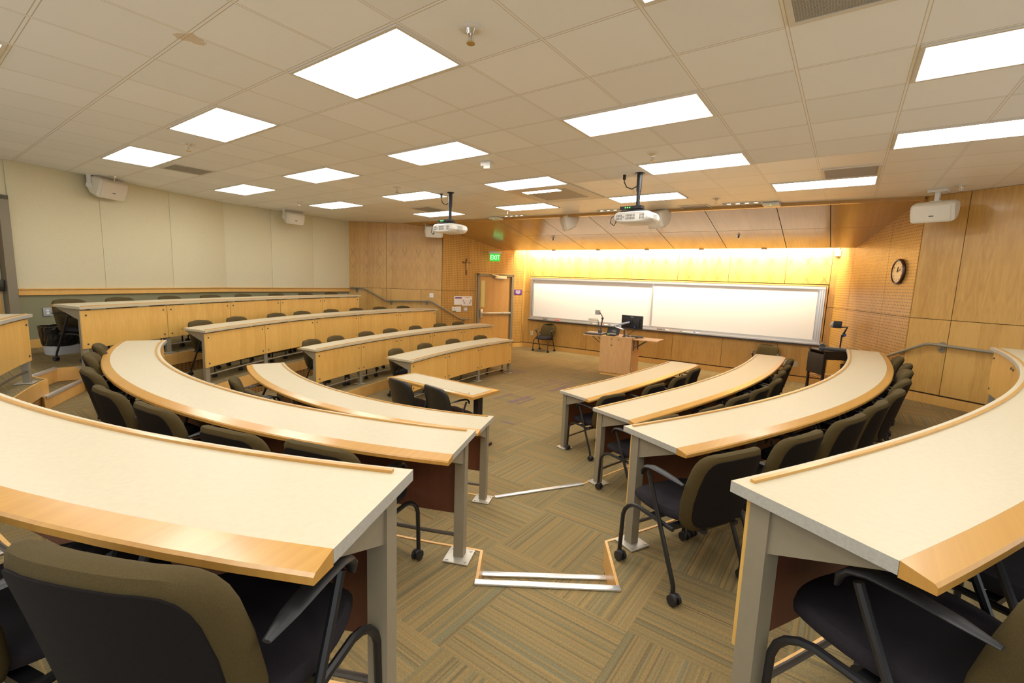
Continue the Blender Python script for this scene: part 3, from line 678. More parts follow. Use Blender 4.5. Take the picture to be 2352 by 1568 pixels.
# ------------------------------------------------------------------ chairs
def cushion(m, fn_half, layers, mi=0): pass
def make_chair(name, label, group, mb, ms, mseat):
    r = thing(name, label, 'chair', group=group)
    # seat: rounded slab with waterfall front
    bm = bmesh.new(); bmesh.ops.create_grid(bm, x_segments=10, y_segments=10, size=1); top = [v.co.copy() for v in bm.verts]; fc = [[v.index for v in f.verts] for f in bm.faces]; bm.free()
    m = MB(); n = len(top); vs = []
    def sq(x, y): return x * math.sqrt(1 - .40 * y * y), y * math.sqrt(1 - .40 * x * x)
    bd = [i for i in range(n) if max(abs(top[i].x), abs(top[i].y)) > .999]; bd.sort(key=lambda i: math.atan2(top[i].y, top[i].x)); nb = len(bd)
    for s in (1, -1):
        for c in top:
            x, y = sq(c.x, c.y); e = max(abs(c.x), abs(c.y)); d = max(0, (e - .55) / .45); wf = .030 * max(0, y) ** 3
            z = .474 + .012 * x * x - wf - .016 * d ** 2.5 if s > 0 else .402 - wf * .8 + .012 * d ** 2.5
            k = .955 if s > 0 else .90
            vs.append(Vector((x * .25 * k, .025 + y * .25 * k, z)))
    m.add(vs, [f for f in fc] + [[i + n for i in f[::-1]] for f in fc], 0, True)
    prev = [vs[i] for i in bd]; loops = [prev]
    for k, zz in ((.99, .450), (1.0, .438), (.985, .424)):
        loops.append([Vector((sq(top[i].x, top[i].y)[0] * .25 * k, .025 + sq(top[i].x, top[i].y)[1] * .25 * k, zz - .028 * max(0, sq(top[i].x, top[i].y)[1]) ** 3)) for i in bd])
    loops.append([vs[i + n] for i in bd]); lv = [v for g in loops for v in g]
    m.add(lv, [(q * nb + j, q * nb + (j + 1) % nb, (q + 1) * nb + (j + 1) % nb, (q + 1) * nb + j) for q in range(4) for j in range(nb)], 0, True)
    m.obj('seat', mseat, r)
    # backrest outline, closed loop in (s, h)
    def outline(k, inset):
        pts = []
        W0, W1, H0, H1 = .215, .235, .385, .845
        prof = [(0.0, .170), (.02, .192), (.06, .214), (.14, .232), (.35, .247), (.6, .246), (.8, .237), (.88, .227), (.94, .210), (.975, .188), (.993, .158), (1.0, .115)]
        left = [(-w, H0 + (H1 - H0) * h) for h, w in prof]; right = [(w, H0 + (H1 - H0) * h) for h, w in prof[::-1]]
        topm = [(-.055, H1 + .006), (0, H1 + .008), (.055, H1 + .006)]
        loop = left + topm + right + [(.08, H0 - .004), (-.08, H0 - .004)]
        cz = (H0 + H1) / 2
        return [(x * (1 - inset / .235), cz + (z - cz) * (1 - inset / .23)) for x, z in loop]
    def yc(x, z): h = (z - .385) / .46; return -.215 - .085 * h - .02 * h * h + .9 * x * x
    lay = [(.040, .050), (.018, .040), (.004, .020), (0, 0), (.006, -.016), (.022, -.026), (.036, -.030)]
    m = MB(); rings = [[Vector((x, yc(x, z) + dy, z)) for x, z in outline(0, ins)] for ins, dy in lay]; n = len(rings[0])
    vs = [v for g in rings for v in g]
    fs = [(i * n + j, i * n + (j + 1) % n, (i + 1) * n + (j + 1) % n, (i + 1) * n + j) for i in range(len(rings) - 1) for j in range(n)]
    m.add(vs, fs, 0, True)
    def capgrid(mm, ins, dy, bulge, rev):
        o = outline(0, ins); ng = len(o); rr_ = []
        for q in (1, .8, .55, .28):
            cx, cz = 0, .615
            rr_.append([Vector((cx + x * q, yc(x * q, cz + (z - cz) * q) + dy + bulge * (1 - q * q), cz + (z - cz) * q)) for x, z in o])
        v2 = [v for g in rr_ for v in g] + [Vector((0, yc(0, .615) + dy + bulge, .615))]
        f2 = [(i * ng + j, i * ng + (j + 1) % ng, (i + 1) * ng + (j + 1) % ng, (i + 1) * ng + j) for i in range(3) for j in range(ng)] + [(3 * ng + j, 3 * ng + (j + 1) % ng, 4 * ng) for j in range(ng)]
        mm.add(v2, f2, 0, True)
    capgrid(m, .040, .050, .012, False); capgrid(m, .036, -.030, 0, True)
    m.obj('backrest', mb, r)
    m = MB(); capgrid(m, .030, -.0335, -.003, True)
    lo = outline(0, .030); v1 = [Vector((x, yc(x, z) - .0335, z)) for x, z in lo]; v2 = [Vector((x, yc(x, z) - .022, z)) for x, z in lo]; n = len(lo)
    m.add(v1 + v2, [(j, (j + 1) % n, n + (j + 1) % n, n + j) for j in range(n)], 0, True)
    m.obj('back_shell', ms, r)
    # carrier under the seat
    m = MB(); m.box((0, .0, .392), (.50, .04, .022)); m.box((0, -.13, .392), (.50, .035, .022)); m.box((-.12, -.12, .395), (.03, .26, .02)); m.box((.12, -.12, .395), (.03, .26, .02))
    m.obj('seat_carrier', M_black, r)
    for s in (-1, 1):
        x = s * .272
        pts = [(x, .035, .645), (x, .0, .56), (x, -.19, .13), (x, -.203, .095), (x, -.205, .05)]
        MB().tube(pts, .0125, 8).obj('rear_leg', M_black, r)
        pts = [(s * .25, -.15, .385), (s * .25, .12, .388)] + [(s * (.25 + .018 * q), .12 + .09 * math.sin(q * PI / 2) + .012 * q, .388 - .09 * (1 - math.cos(q * PI / 2))) for q in (.25, .5, .75, 1)] + [(x, .228, .05)]
        MB().tube(pts, .0125, 8).obj('front_leg', M_black, r)
        # armrest: flattened pad curling down at the front
        cen = [(-.215, .668), (-.15, .676), (-.06, .682), (.01, .681), (.05, .668), (.072, .643), (.078, .612)]
        rows = []
        for q, (y, z) in enumerate(cen):
            w = (.010, .022, .026, .027, .025, .021, .010)[q]; a = (0, 0, 0, -.25, -.75, -1.2, -1.45)[q]; hh = (.004, .008, .009, .010, .010, .010, .005)[q]
            ring = []
            for j in range(10):
                t = 2 * PI * j / 10; dx = w * math.cos(t); dz = hh * math.sin(t)
                ring.append(Vector((x + s * .004 + dx, y - dz * math.sin(a), z + dz * math.cos(a))))
            rows.append(ring)
        MB().strip(rows, sm=True).obj('armrest', M_plastic, r)
        for y in (.228, -.205):
            m = MB()
            for dx in (-.017, .017): m.cyl((x + dx - .008, y - .012, .030), (x + dx + .008, y - .012, .030), .0295, 14)
            m.ball((x, y - .008, .046), .021, (1, 1.3, .95), 10); m.cyl((x, y, .045), (x, y, .075), .009, 8)
            m.obj('caster', M_rubber, r)
    return r
BROWN = 'brown fabric armchair on casters '
proto = make_chair('armchair', BROWN, 'x', M_olive, M_shell, M_seat)
used = [False]
def put(M, label, group):
    bpy.context.view_layer.update()
    if not used[0]:
        used[0] = True; proto.matrix_world = M; proto['label'] = label; proto['group'] = group; return proto
    return dup(proto, M, label, group)
where = {'S4': ('behind the topmost left side desk', 'the waste bin end', 'chairs behind the topmost left side desk'),
         'S3': ('behind the third left side desk', 'its near end', 'chairs behind the third left side desk'),
         'S2': ('behind the second left side desk', 'its near end', 'chairs behind the second left side desk'),
         'S1': ('behind the lowest left side desk', 'its near end', 'chairs behind the lowest left side desk'),
         'L2': ('behind the second centre desk', 'its left end', 'chairs behind the second centre desk'),
         'L3': ('behind the middle centre desk', 'its far left end', 'chairs behind the middle centre desk'),
         'L4': ('at the bottom left foreground desk', 'the centre aisle', 'chairs at the foreground centre desk'),
         'R1': ('behind the front right desk', 'the centre aisle', 'chairs behind the front right desk'),
         'R2': ('behind the second right desk', 'the centre aisle', 'chairs behind the second right desk'),
         'R3': ('behind the third right desk', 'the centre aisle', 'chairs behind the third right desk'),
         'R4': ('at the right foreground desk', 'the centre aisle', 'chairs at the right foreground desk')}
CHAIRS['R3'][1] = (CHAIRS['R3'][1][0] + .005, CHAIRS['R3'][1][1])
CHAIRS['L2'] = [(-1.738, .258), (-1.622, .285), (-1.503, .284)]
CHAIRS['L4'] = CHAIRS['L4'] + [(-1.248, .17)]
CHAIRS['R4'] = [(-.475, .15), (-.423, .17)]
TURN = {('R3', 0): -.05, ('R3', 1): .0, ('L3', 0): .1, ('L2', 0): -.2, ('S1', 0): .05}
for k, lst in CHAIRS.items():
    i = int(k[1])
    for j, (th, off) in enumerate(lst):
        s = .95
        p = pout(k, th, off - .29 * s); f = Vector((-math.cos(th), -math.sin(th)))
        if k in ('L2', 'L3', 'S1', 'S2', 'S3', 'S4', 'R1', 'R2', 'R3', 'R4', 'L4'):
            rz = math.atan2(f.y, f.x) - PI / 2 + (TURN.get((k, j)) if (k, j) in TURN else random.uniform(-.07, .07))
        M = Matrix.Translation((p.x, p.y, F[i] + .0025)) @ Matrix.Rotation(rz, 4, 'Z') @ Matrix.Scale(s, 4)
        a, b, g = where[k]
        put(M, f'brown armchair {a}, {ORD[j]} from {b}', g)
def face(x, y, z, rz): return Matrix.Translation((x, y, z + .0025)) @ Matrix.Rotation(rz, 4, 'Z') @ Matrix.Scale(.95, 4)
put(face(-3.80, 10.45, 0, PI + .05), 'lone brown armchair standing against the front wall left of the lectern', 'lone chairs at the front wall')
put(face(2.10, 10.62, 0, PI - .08), 'lone brown armchair facing the room below the right end of whiteboard', 'lone chairs at the front wall')
bpy.context.view_layer.update()
bl = make_chair('armchair', 'black armchair at the small wood edged table, left of the pair', 'black chairs at the small table', M_vinyl, M_vinyl, M_seat)
b0_, b1_ = at_z(915, 872, .80), at_z(1000, 889, .80)
bl.matrix_world = face(b0_.x, b0_.y + .28, 0, -.10); bpy.context.view_layer.update()
dup(bl, face(b1_.x, b1_.y + .28, 0, -.16), 'black armchair at the small wood edged table, right of the pair', 'black chairs at the small table')

# ------------------------------------------------------------------ small accessible table
tp = [at_z(u, v, .74) for u, v in ((948.4, 854), (891.3, 866.6), (1090.9, 911.6), (1145.8, 895))]
cx = sum(p.x for p in tp) / 4; cy = sum(p.y for p in tp) / 4
t = thing('adjustable_table', 'small straight cream table with wood border on black column legs', 'table', (cx, cy, 0))
hw = .77; hd = .25
m = MB(); m.box((0, 0, .722), (2 * hw, 2 * hd, .034), bev=.004); m.obj('table_border', M_band, t)
m = MB(); m.box((0, 0, .7405), (2 * hw - .13, 2 * hd - .13, .003)); m.obj('table_inset', M_lam, t)
MB().cyl((hw - .16, -hd + .11, .740), (hw - .16, -hd + .11, .744), .012, 12).obj('grommet', M_plastic, t)
for s in (-1, 1):
    m = MB(); m.box((s * .64, .0, .52), (.07, .09, .38)); m.box((s * .64, .0, .20), (.09, .11, .36)); lg = m.obj('leg', M_black, t)
    m = MB(); m.box((s * .64, 0, .022), (.08, .50, .04), bev=.008); m.obj('foot', M_black, lg)
    m = MB(); m.box((s * .64, 0, .698), (.06, .42, .014)); m.obj('bracket', M_black, lg)
m = MB(); m.box((0, 0, .66), (1.22, .04, .05)); m.obj('crossbar', M_black, t)

# ------------------------------------------------------------------ whiteboard
W = 'wall_front'; MW = WALLS[W][2]; z0, z1 = wbz0, wbz1; xa, xb = wb0, wb1
w = thing('whiteboard', 'long sliding whiteboard in aluminium frame across the front wall', 'whiteboard', M=MW @ Matrix.Translation(((xa + xb) / 2, .016, z0)))
H = z1 - z0; Lw = xb - xa; hx = Lw / 2
xm = wpix(W, 1499, 700).x - (xa + xb) / 2
m = MB(); m.box((0, .008, H / 2), (Lw, .016, H)); m.obj('back_panel', M_alu, w)
# local +x runs to the left of the photo
MB().box(((hx - .12 + xm - .03) / 2, .024, H / 2 + .02), (hx - .12 - xm + .03, .014, H - .17)).obj('left_board', M_board, w)
MB().box(((-hx + .14 + xm) / 2, .040, H / 2 + .02), (xm + hx - .14, .014, H - .17)).obj('right_board', M_board, w)
MB().box((xm, .040, H / 2 + .02), (.045, .02, H - .15)).obj('board_stile', M_alu, w)
m = MB(); m.box((0, .035, H - .03), (Lw, .07, .05)); m.box((0, .03, .05), (Lw, .06, .09)); m.obj('frame_rail', M_alu, w)
for s in (-1, 1):
    m = MB()
    for q in range(3): m.box((s * (hx - .018 - q * .038), .03 + .008 * (q % 2), H / 2), (.03, .055, H))
    m.obj('frame_side', M_alu, w)
m = MB(); m.box((0, .075, .012), (Lw + .02, .10, .02), bev=.004); m.box((0, .122, .022), (Lw + .02, .012, .03)); m.obj('marker_tray', M_alu, w)
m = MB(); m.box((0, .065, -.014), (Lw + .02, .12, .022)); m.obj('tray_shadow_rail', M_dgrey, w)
m = MB()
for s in (-1, 1): m.box((s * (hx + .022), .012, H / 2), (.03, .03, H + .06))
m.box((0, .012, H + .022), (Lw + .07, .03, .03)); m.obj('wood_border', M_rail_wood, w)
bpy.context.view_layer.update()
def tray_item(name, label, cat, u, length, mat, group, rad=.012, eraser=False):
    lx = wpix(W, u, 745).x - (xa + xb) / 2
    M = w.matrix_world @ Matrix.Translation((lx, .082, .0225 + (rad if not eraser else .016)))
    r = thing(name, label, cat, M=M, group=group)
    if eraser:
        MB().box((0, 0, .004), (length, .045, .022), bev=.004).obj('eraser_grip', mat, r); MB().box((0, 0, -.011), (length, .045, .009)).obj('felt_pad', M_grey, r)
    else:
        MB().cyl((-length / 2, 0, 0), (length / 2 - .04, 0, 0), rad, 8).obj('barrel', M_white, r); MB().cyl((length / 2 - .04, 0, 0), (length / 2 + .01, 0, 0), rad * 1.1, 8).obj('cap', mat, r)
G = 'markers and erasers on the whiteboard tray'
tray_item('eraser', 'dark eraser at the left end of the whiteboard tray', 'eraser', 1255, .15, M_dgrey, G, eraser=True)
tray_item('eraser', 'red eraser on the whiteboard tray above the lone chair', 'eraser', 1283, .14, M_red, G, eraser=True)
tray_item('marker', 'marker on the whiteboard tray left of the document camera', 'marker', 1366, .14, M_plastic, G)
tray_item('marker', 'red capped marker on the whiteboard tray behind the document camera', 'marker', 1393, .14, M_red, G)
tray_item('marker', 'blue capped marker on the whiteboard tray behind the lectern panel', 'marker', 1408, .14, M_blue, G)
tray_item('eraser', 'dark eraser on the whiteboard tray just right of the monitor', 'eraser', 1518, .13, M_dgrey, G, eraser=True)
tray_item('marker', 'marker on the whiteboard tray right of the monitor beside an eraser', 'marker', 1534, .14, M_plastic, G)
tray_item('pointer_stick', 'black pointer lying on the whiteboard tray near its middle right', 'pointer', 1583, .36, M_black, G, rad=.009)
tray_item('marker', 'blue marker on the whiteboard tray right of the black pointer', 'marker', 1604, .14, M_blue, G)

# ------------------------------------------------------------------ lectern and its equipment
FLc = at_z(1374.5, 851.5, .07); FRc = at_z(1445.7, 861.5, .07)
ML = frame((FLc.x, FLc.y, 0), (FRc.x - FLc.x, FRc.y - FLc.y, 0)); MLi = ML.inverted(); LW = (FRc - FLc).length; LD = .62
def lp(u, v, y):
    n = ML.to_3x3() @ Vector((0, 1, 0)); return MLi @ at_plane(u, v, ML @ Vector((0, y, 0)), n)
LH = lp(1415, 775, 0).z
r = thing('lectern', 'wooden lectern cabinet with fold out side shelves in front of whiteboard', 'lectern', M=ML @ Matrix.Translation((LW / 2, LD / 2, 0)))
I = Matrix.Translation((-LW / 2, -LD / 2, 0))
MB().box((LW / 2, LD / 2, (LH + .07) / 2), (LW, LD, LH - .07)).obj('cabinet', M_lect, r, I)
MB().box((LW / 2 + .005, LD / 2, .036), (LW - .04, LD - .05, .07)).obj('plinth', M_rail_wood, r, I)
MB().box((LW / 2, LD / 2, LH + .008), (LW + .01, LD + .01, .016), bev=.003).obj('worktop', M_lect, r, I)
for u, v in ((1405, 778), (1421, 780), (1404.5, 792.5)):
    c = lp(u, v, 0); MB().cyl((c.x, 0, c.z), (c.x, -.012, c.z), .018, 12).obj('lock', M_chrome, r, I)
c = lp(1380, 811.5, 0); MB().cyl((c.x, 0, c.z), (c.x, -.008, c.z), .016, 10).obj('lock', M_grey, r, I)
MB().cyl((LW, .10, .20), (LW + .006, .10, .20), .035, 14).obj('cable_grommet', M_steel, r, I)
def wing(x0, x1, y0, y1, nm):
    o = MB().box(((x0 + x1) / 2, (y0 + y1) / 2, LH - .012), (x1 - x0, y1 - y0, .022), bev=.003).obj(nm, M_lect, r, I)
    m = MB(); xi = 0 if x0 < 0 else LW; s = -1 if x0 < 0 else 1
    for y in (y0 + .12, y1 - .12):
        m.tube([(xi + s * .01, y, LH - .22), (xi + s * .28, y, LH - .03)], .008, 6); m.box((xi + s * .008, y, LH - .16), (.016, .025, .24))
    m.obj('shelf_bracket', M_dgrey, o)
wing(-.46, -.005, .06, LD - .06, 'side_shelf'); wing(LW + .005, LW + .56, .03, LD - .03, 'side_shelf')
def on(x, y, z=None): return ML @ Vector((x, y, LH + .017 if z is None else z))
def MLl(x, y, z, rz=0): return ML @ Matrix.Translation((x, y, z)) @ Matrix.Rotation(rz, 4, 'Z')
# document camera on the left shelf
b = lp(1369, 765, .30); zt = LH
r = thing('document_camera', 'document camera with lamp arm and camera head on lectern left shelf', 'document camera', M=MLl(b.x, .30, zt))
MB().box((0, 0, .022), (.44, .36, .04), bev=.006).obj('base', M_dgrey, r)
MB().box((-.04, .02, .044), (.30, .28, .004)).obj('stage', M_grey, r)
q = lambda u, v: (lp(u, v, .30) - Vector((b.x, .30, zt)))
a0_, a1_, hd_ = q(1378, 762), q(1384, 731), q(1373, 717)
l1, l0 = q(1373.5, 734), q(1353, 733)
m = MB(); m.box((a0_.x, 0, .07), (.07, .08, .09), bev=.01); m.tube([(a0_.x + .01, 0, .10), (a1_.x, 0, a1_.z)], .016, 8); m.ball((a1_.x, 0, a1_.z), .03); m.tube([(a1_.x, 0, a1_.z), (a1_.x - .02, 0, a1_.z + .07), (hd_.x + .05, 0, hd_.z)], .012, 8); m.obj('arm', M_dgrey, r)
MB().box((hd_.x, 0, hd_.z), (.10, .09, .11), bev=.01).obj('camera_head', M_grey, r)
m = MB(); m.tube([(a0_.x - .02, -.02, .10), (l1.x + .01, -.02, l1.z)], .009, 6); m.obj('lamp_arm', M_dgrey, r)
MB().tube([(l0.x, -.02, l0.z), (l1.x, -.02, l1.z)], .024, 10).obj('lamp_head', M_steel, r)
# monitor on its arm
mc = lp(1451, 739.5, .34)
r = thing('monitor', 'black flat monitor seen from behind on spring arm above the lectern', 'monitor', M=MLl(mc.x, .34, LH + .017, -.16))
hz = mc.z - LH - .017; mw = .52; mh = .30
MB().box((0, .02, hz), (mw, .035, mh), bev=.006).obj('housing', M_plastic, r)
MB().box((0, -.008, hz - .01), (mw * .78, .03, mh * .68), bev=.01).obj('rear_bulge', M_plastic, r)
MB().box((0, .039, hz), (mw - .03, .004, mh - .03)).obj('screen', M_dgrey, r)
MB().box((-.02, -.027, hz + .02), (.10, .012, .10), bev=.003).obj('mount_plate', M_black, r)
MB().box((-.0, -.0005, hz + .115), (.07, .004, .012)).obj('badge', M_grey, r)
MB().box((.09, -.026, hz - .11), (.035, .016, .03), bev=.003).obj('cable_plug', M_blue, r)
e0 = lp(1434, 771, .2); e1 = lp(1434, 757, .2); e2 = lp(1412.5, 747, .2); e3 = lp(1447, 739.5, .30)
bpy.context.view_layer.update(); r2 = bpy.data.objects.new('support_arm', None); COL.objects.link(r2); r2.parent = r; r2.matrix_local = r.matrix_world.inverted() @ MLl(e0.x, .2, LH + .017)
rel = lambda p, y: Vector((p.x - e0.x, y, p.z - LH - .017))
m = MB(); m.cyl((0, 0, 0), (0, 0, .02), .05, 16); m.cyl((0, 0, .01), rel(e1, 0), .02, 10); m.obj('post', M_dgrey, r2)
MB().tube([rel(e1, 0), rel(e2, 0) + Vector((.02, 0, -.03)), rel(e2, 0)], .024, 8).obj('lower_arm', M_chrome, r2)
MB().tube([rel(e2, 0), rel(e3, .09)], .024, 8).obj('upper_arm', M_bluegrey, r2)
MB().tube([rel(e3, .09), rel(e3, .09) + Vector((.05, .03, -.12)), rel(e1, .05) + Vector((.25, 0, .02)), rel(e1, .05) + Vector((.12, 0, -.08)), (0.05, .05, .01)], .006, 6).obj('cable', M_black, r2)
# touch panel, hub, keyboard
c = lp(1407, 760, .42); r = thing('touch_panel', 'black tilted touch panel on the lectern between document camera and monitor', 'touch panel', M=MLl(c.x, .42, LH + .017))
Mt = Matrix.Rotation(-.5, 4, 'X')
m = MB(); m.box((0, .02, .10), (.30, .02, .20), M=Mt, bev=.004); m.obj('panel_body', M_plastic, r); MB().box((0, .05, .012), (.24, .14, .02), bev=.004).obj('stand', M_black, r)
MB().box((.02, .007, .09), (.10, .004, .06), M=Mt).obj('rear_label', M_dgrey, r)
c = lp(1404, 769, .16); r = thing('conference_phone', 'small black console with green light on the lectern front edge', 'console', M=MLl(c.x, .16, LH + .017))
m = MB(); m.box((0, 0, .018), (.22, .14, .03), bev=.01); m.obj('body', M_plastic, r); MB().box((-.06, -.055, .035), (.02, .01, .006)).obj('indicator', M_led, r); MB().box((.02, .02, .042), (.16, .06, .02), bev=.005).obj('handset', M_grey, r)
c = lp(1452, 771, .22); r = thing('keyboard', 'black keyboard lying on the lectern below the monitor', 'keyboard', M=MLl(c.x, .34, LH + .017, .06))
MB().box((0, 0, .010), (.44, .15, .018), bev=.004).obj('case', M_plastic, r)
m = MB()
for i in range(14):
    for j in range(5): m.box((-.195 + i * .03, -.055 + j * .027, .021), (.024, .021, .006))
m.obj('keys', M_black, r)
r = thing('cable_bundle', 'tangle of black and white cables on the right of lectern top', 'cables', M=MLl(LW - .13, .12, LH + .017))
for i in range(4):
    pts = [(-.12 + .05 * i, .02 * i, .006), (-.05 + .03 * i, -.03 + .02 * i, .02 + .01 * i), (.0 + .02 * i, .04 - .02 * i, .05 - .01 * i), (.06, -.02 + .02 * i, .015), (.10, .03, .006)]
    MB().tube(pts, .004, 6).obj('cable', (M_black, M_white, M_black, M_white)[i], r)

# ------------------------------------------------------------------ overhead projector on its cart
CY = 9.85
def cpx(u, v): return at_plane(u, v, (0, CY, 0), (0, 1, 0))
ct = cpx(1912, 803); cz = ct.z; cb = 0.0
r = thing('projector_cart', 'black metal cart with folded side shelf at the right front corner', 'cart', (ct.x + .05, CY, cb), .62)
hx_, hy_ = .36, .24
m = MB()
for sx_ in (-1, 1):
    for sy_ in (-1, 1): MB().box((sx_ * (hx_ - .02), sy_ * (hy_ - .02), (cz - cb) / 2 + .03), (.04, .04, cz - cb - .07)).obj('leg', M_black, r)
for sx_ in (-1, 1):
    for sy_ in (-1, 1):
        k_ = MB(); k_.cyl((sx_ * (hx_ - .02) - .012, sy_ * (hy_ - .02), .035), (sx_ * (hx_ - .02) + .012, sy_ * (hy_ - .02), .035), .035, 12); k_.box((sx_ * (hx_ - .02), sy_ * (hy_ - .02), .066), (.03, .03, .02)); k_.obj('caster', M_rubber, r)
MB().box((0, 0, cz - cb - .015), (2 * hx_, 2 * hy_, .03), bev=.004).obj('top_shelf', M_black, r)
m = MB(); m.box((0, -hy_ + .01, cz - cb - .10), (2 * hx_ - .06, .02, .14)); m.box((0, hy_ - .01, cz - cb - .10), (2 * hx_ - .06, .02, .14)); m.obj('apron', M_black, r)
MB().box((0, 0, .42), (2 * hx_ - .05, 2 * hy_ - .05, .02)).obj('lower_shelf', M_lect, r)
MB().box((-hx_ - .03, -.03, cz - cb - .27), (.022, 2 * hy_, .40), bev=.004).obj('folding_shelf', M_plastic, r)
m = MB(); m.tube([(-hx_ - .01, -hy_ + .03, cz - cb + .02), (-hx_ - .06, -hy_ + .03, cz - cb + .0), (-hx_ - .06, hy_ - .06, cz - cb + .0), (-hx_ - .01, hy_ - .06, cz - cb + .02)], .012, 6); m.obj('push_handle', M_black, r)
MB().box((.24, -.1, .60), (.20, .22, .16), bev=.006).obj('power_unit', M_black, r)
r = thing('overhead_projector', 'overhead projector with black head on a post, on the black cart', 'overhead projector', (ct.x + .07, CY, cz + .0005))
m = MB(); m.box((0, 0, .03), (.58, .40, .055), bev=.012); m.obj('base_box', M_dgrey, r)
m = MB(); m.tube([(-.24, -.17, .075), (-.24, .17, .075)], .045, 12); m.obj('hood', M_dgrey, r)
MB().box((.05, 0, .0605), (.36, .34, .006)).obj('platen', M_glass, r)
o = Vector((ct.x + .07, CY, cz)); g = lambda u, v: cpx(u, v) - o
p0, p1, j0, h0 = g(1930, 792), g(1933.6, 769), g(1938, 766), g(1924, 745)
m = MB(); m.cyl((p0.x, 0, .055), (p1.x, 0, p1.z), .014, 8); m.obj('post', M_black, r)
m = MB(); m.tube([(p1.x, 0, p1.z - .05), (p1.x + .03, 0, p1.z + .04), (h0.x + .16, 0, h0.z - .04), (h0.x + .05, 0, h0.z - .05)], .02, 8); m.ball((p1.x + .04, 0, p1.z), .035); m.obj('arm', M_black, r)
MB().box((h0.x, 0, h0.z), (.14, .13, .14), bev=.015).obj('projection_head', M_plastic, r)
m = MB(); m.ball((h0.x - .075, 0, h0.z - .015), .06, (.8, 1, 1)); m.obj('mirror_hood', M_grey, r)
MB().cyl((p1.x + .05, -.02, p1.z), (p1.x + .05, -.05, p1.z), .022, 10).obj('focus_knob', M_blue, r)

# ------------------------------------------------------------------ ceiling lights
T = .6096
def troffer(a, b, label, open_=False):
    cx, cy = (a + 1) * T, (b + .5) * T
    r = thing('ceiling_light', label, 'ceiling light', (cx, cy, CEIL - .001), 0, 'recessed ceiling lights')
    w, h = 2 * T - .03, T - .03
    m = MB()
    for s in (-1, 1): m.box((0, s * (h / 2 - .012), -.005), (w, .024, .010)); m.box((s * (w / 2 - .012), 0, -.005), (.024, h - .048, .010))
    m.obj('frame', M_tbar, r)
    d = MB(); d.box((0, 0, -.003), (w - .048, h - .048, .004)); d.obj('diffuser', M_lens, r)
    if open_:
        m = MB(); m.box((0, -h * .27, -.007), (w * .80, h * .26, .003)); m.obj('reflector', M_refl, r)
    return r
COLS = {-10: 'far left', -6: 'left', -2: 'centre', 2: 'centre right', 6: 'right', -8: 'far left', -4: 'left', 0: 'centre', 4: 'right'}
LIT = [(0, 1, 'large bright ceiling light panel nearest the camera, upper centre left of photo'), (-4, 1, 'ceiling light panel second from right in the row over left foreground desks'), (-8, 1, 'ceiling light panel nearest the left wall beside a grey ceiling vent'), (4, 1, 'ceiling light panel cut by the top edge left of large grille'),
       (-10, 4, 'leftmost ceiling light panel in the second row back, by cream wall'), (-6, 4, 'ceiling light panel second from left in the second row back'), (-2, 4, 'ceiling light panel in the second row back, left of motion sensor'), (2, 4, 'wide ceiling light panel in the second row back, centre right'), (6, 4, 'ceiling light panel cut by right edge, upper of two at right'),
       (-10, 7, 'ceiling light panel with visible reflector beside left rear speaker'), (-6, 7, 'ceiling light panel in the third row back, partly behind left projector pole'), (-2, 7, 'ceiling light panel with visible reflector beside recessed ceiling hatch'), (2, 7, 'ceiling light panel in the third row back, right of the main projector pole'), (6, 7, 'ceiling light panel cut by right edge, lower of two at right'),
       (-8, 10, 'ceiling light panel in the frontmost row, behind left projector pole'), (-4, 10, 'ceiling light panel in the frontmost row, below recessed ceiling hatch'), (0, 10, 'ceiling light panel in the frontmost row, behind main projector pole'), (4, 10, 'narrow looking ceiling light panel in the frontmost row beside grey vent at right'),
       (-4, -2, 'ceiling light panel cut by the left edge of the photo')]
for a, b, l in LIT: troffer(a, b, l, (a, b) in ((-10, 7), (-2, 7)))
for a, b in ((0, -2), (4, -2), (8, -2), (8, 1), (-2, -5), (2, -5), (6, -5)): troffer(a, b, 'added fill light panel on the ceiling at the rear, behind the view')  # unseen troffers added to light the room from behind the view
# recessed hatch
r = thing('ceiling_hatch', 'recessed square ceiling hatch with white frame between two light panels', 'ceiling hatch', (-1.0 * T, 9.0 * T, CEIL - .001))
m = MB(); s = T
for q in (-1, 1): m.box((0, q * (s - .10), -.007), (2 * s, .20, .012)); m.box((q * (s - .10), 0, -.007), (.20, 2 * s - .4, .012))
m.obj('frame', M_tbar, r)
m = MB(); m.box((0, 0, -.003), (2 * s - .4, 2 * s - .4, .004)); m.obj('recess', M_recess, r)
m = MB(); m.box((-.10, -s + .30, -.006), (2 * s - .55, .16, .004)); m.obj('lit_side_glow', M_lens, r)  # emissive strip puts the lit inner side of the recess into the material
# vents
def vent(a, b, w, h, label, mesh=False):
    r = thing('ceiling_vent', label, 'vent', ((a + w / 2) * T, (b + h / 2) * T, CEIL - .001))
    m = MB(); W_, H_ = w * T - .03, h * T - .03
    for s in (-1, 1): m.box((0, s * (H_ / 2 - .015), -.006), (W_, .03, .011)); m.box((s * (W_ / 2 - .015), 0, -.006), (.03, H_ - .06, .011))
    m.obj('frame', M_tbar, r); MB().box((0, 0, -.002), (W_ - .06, H_ - .06, .003)).obj('backing', M_grille, r)
    m = MB(); n = 40 if mesh else 22
    for i in range(n): m.box((0, -H_ / 2 + .03 + (H_ - .06) * (i + .5) / n, -.006), (W_ - .06, (H_ - .06) / n * .45, .004))
    if mesh:
        for i in range(40): m.box((-W_ / 2 + .03 + (W_ - .06) * (i + .5) / 40, 0, -.0055), ((W_ - .06) / 40 * .4, H_ - .06, .003))
    m.obj('grille', M_grille, r)
vent(-7.9, 2.05, .95, .95, 'grey ceiling vent beside light panel near left wall speaker')
vent(5, 2, 1, 1, 'large perforated ceiling grille cut by the top edge of photo', True)
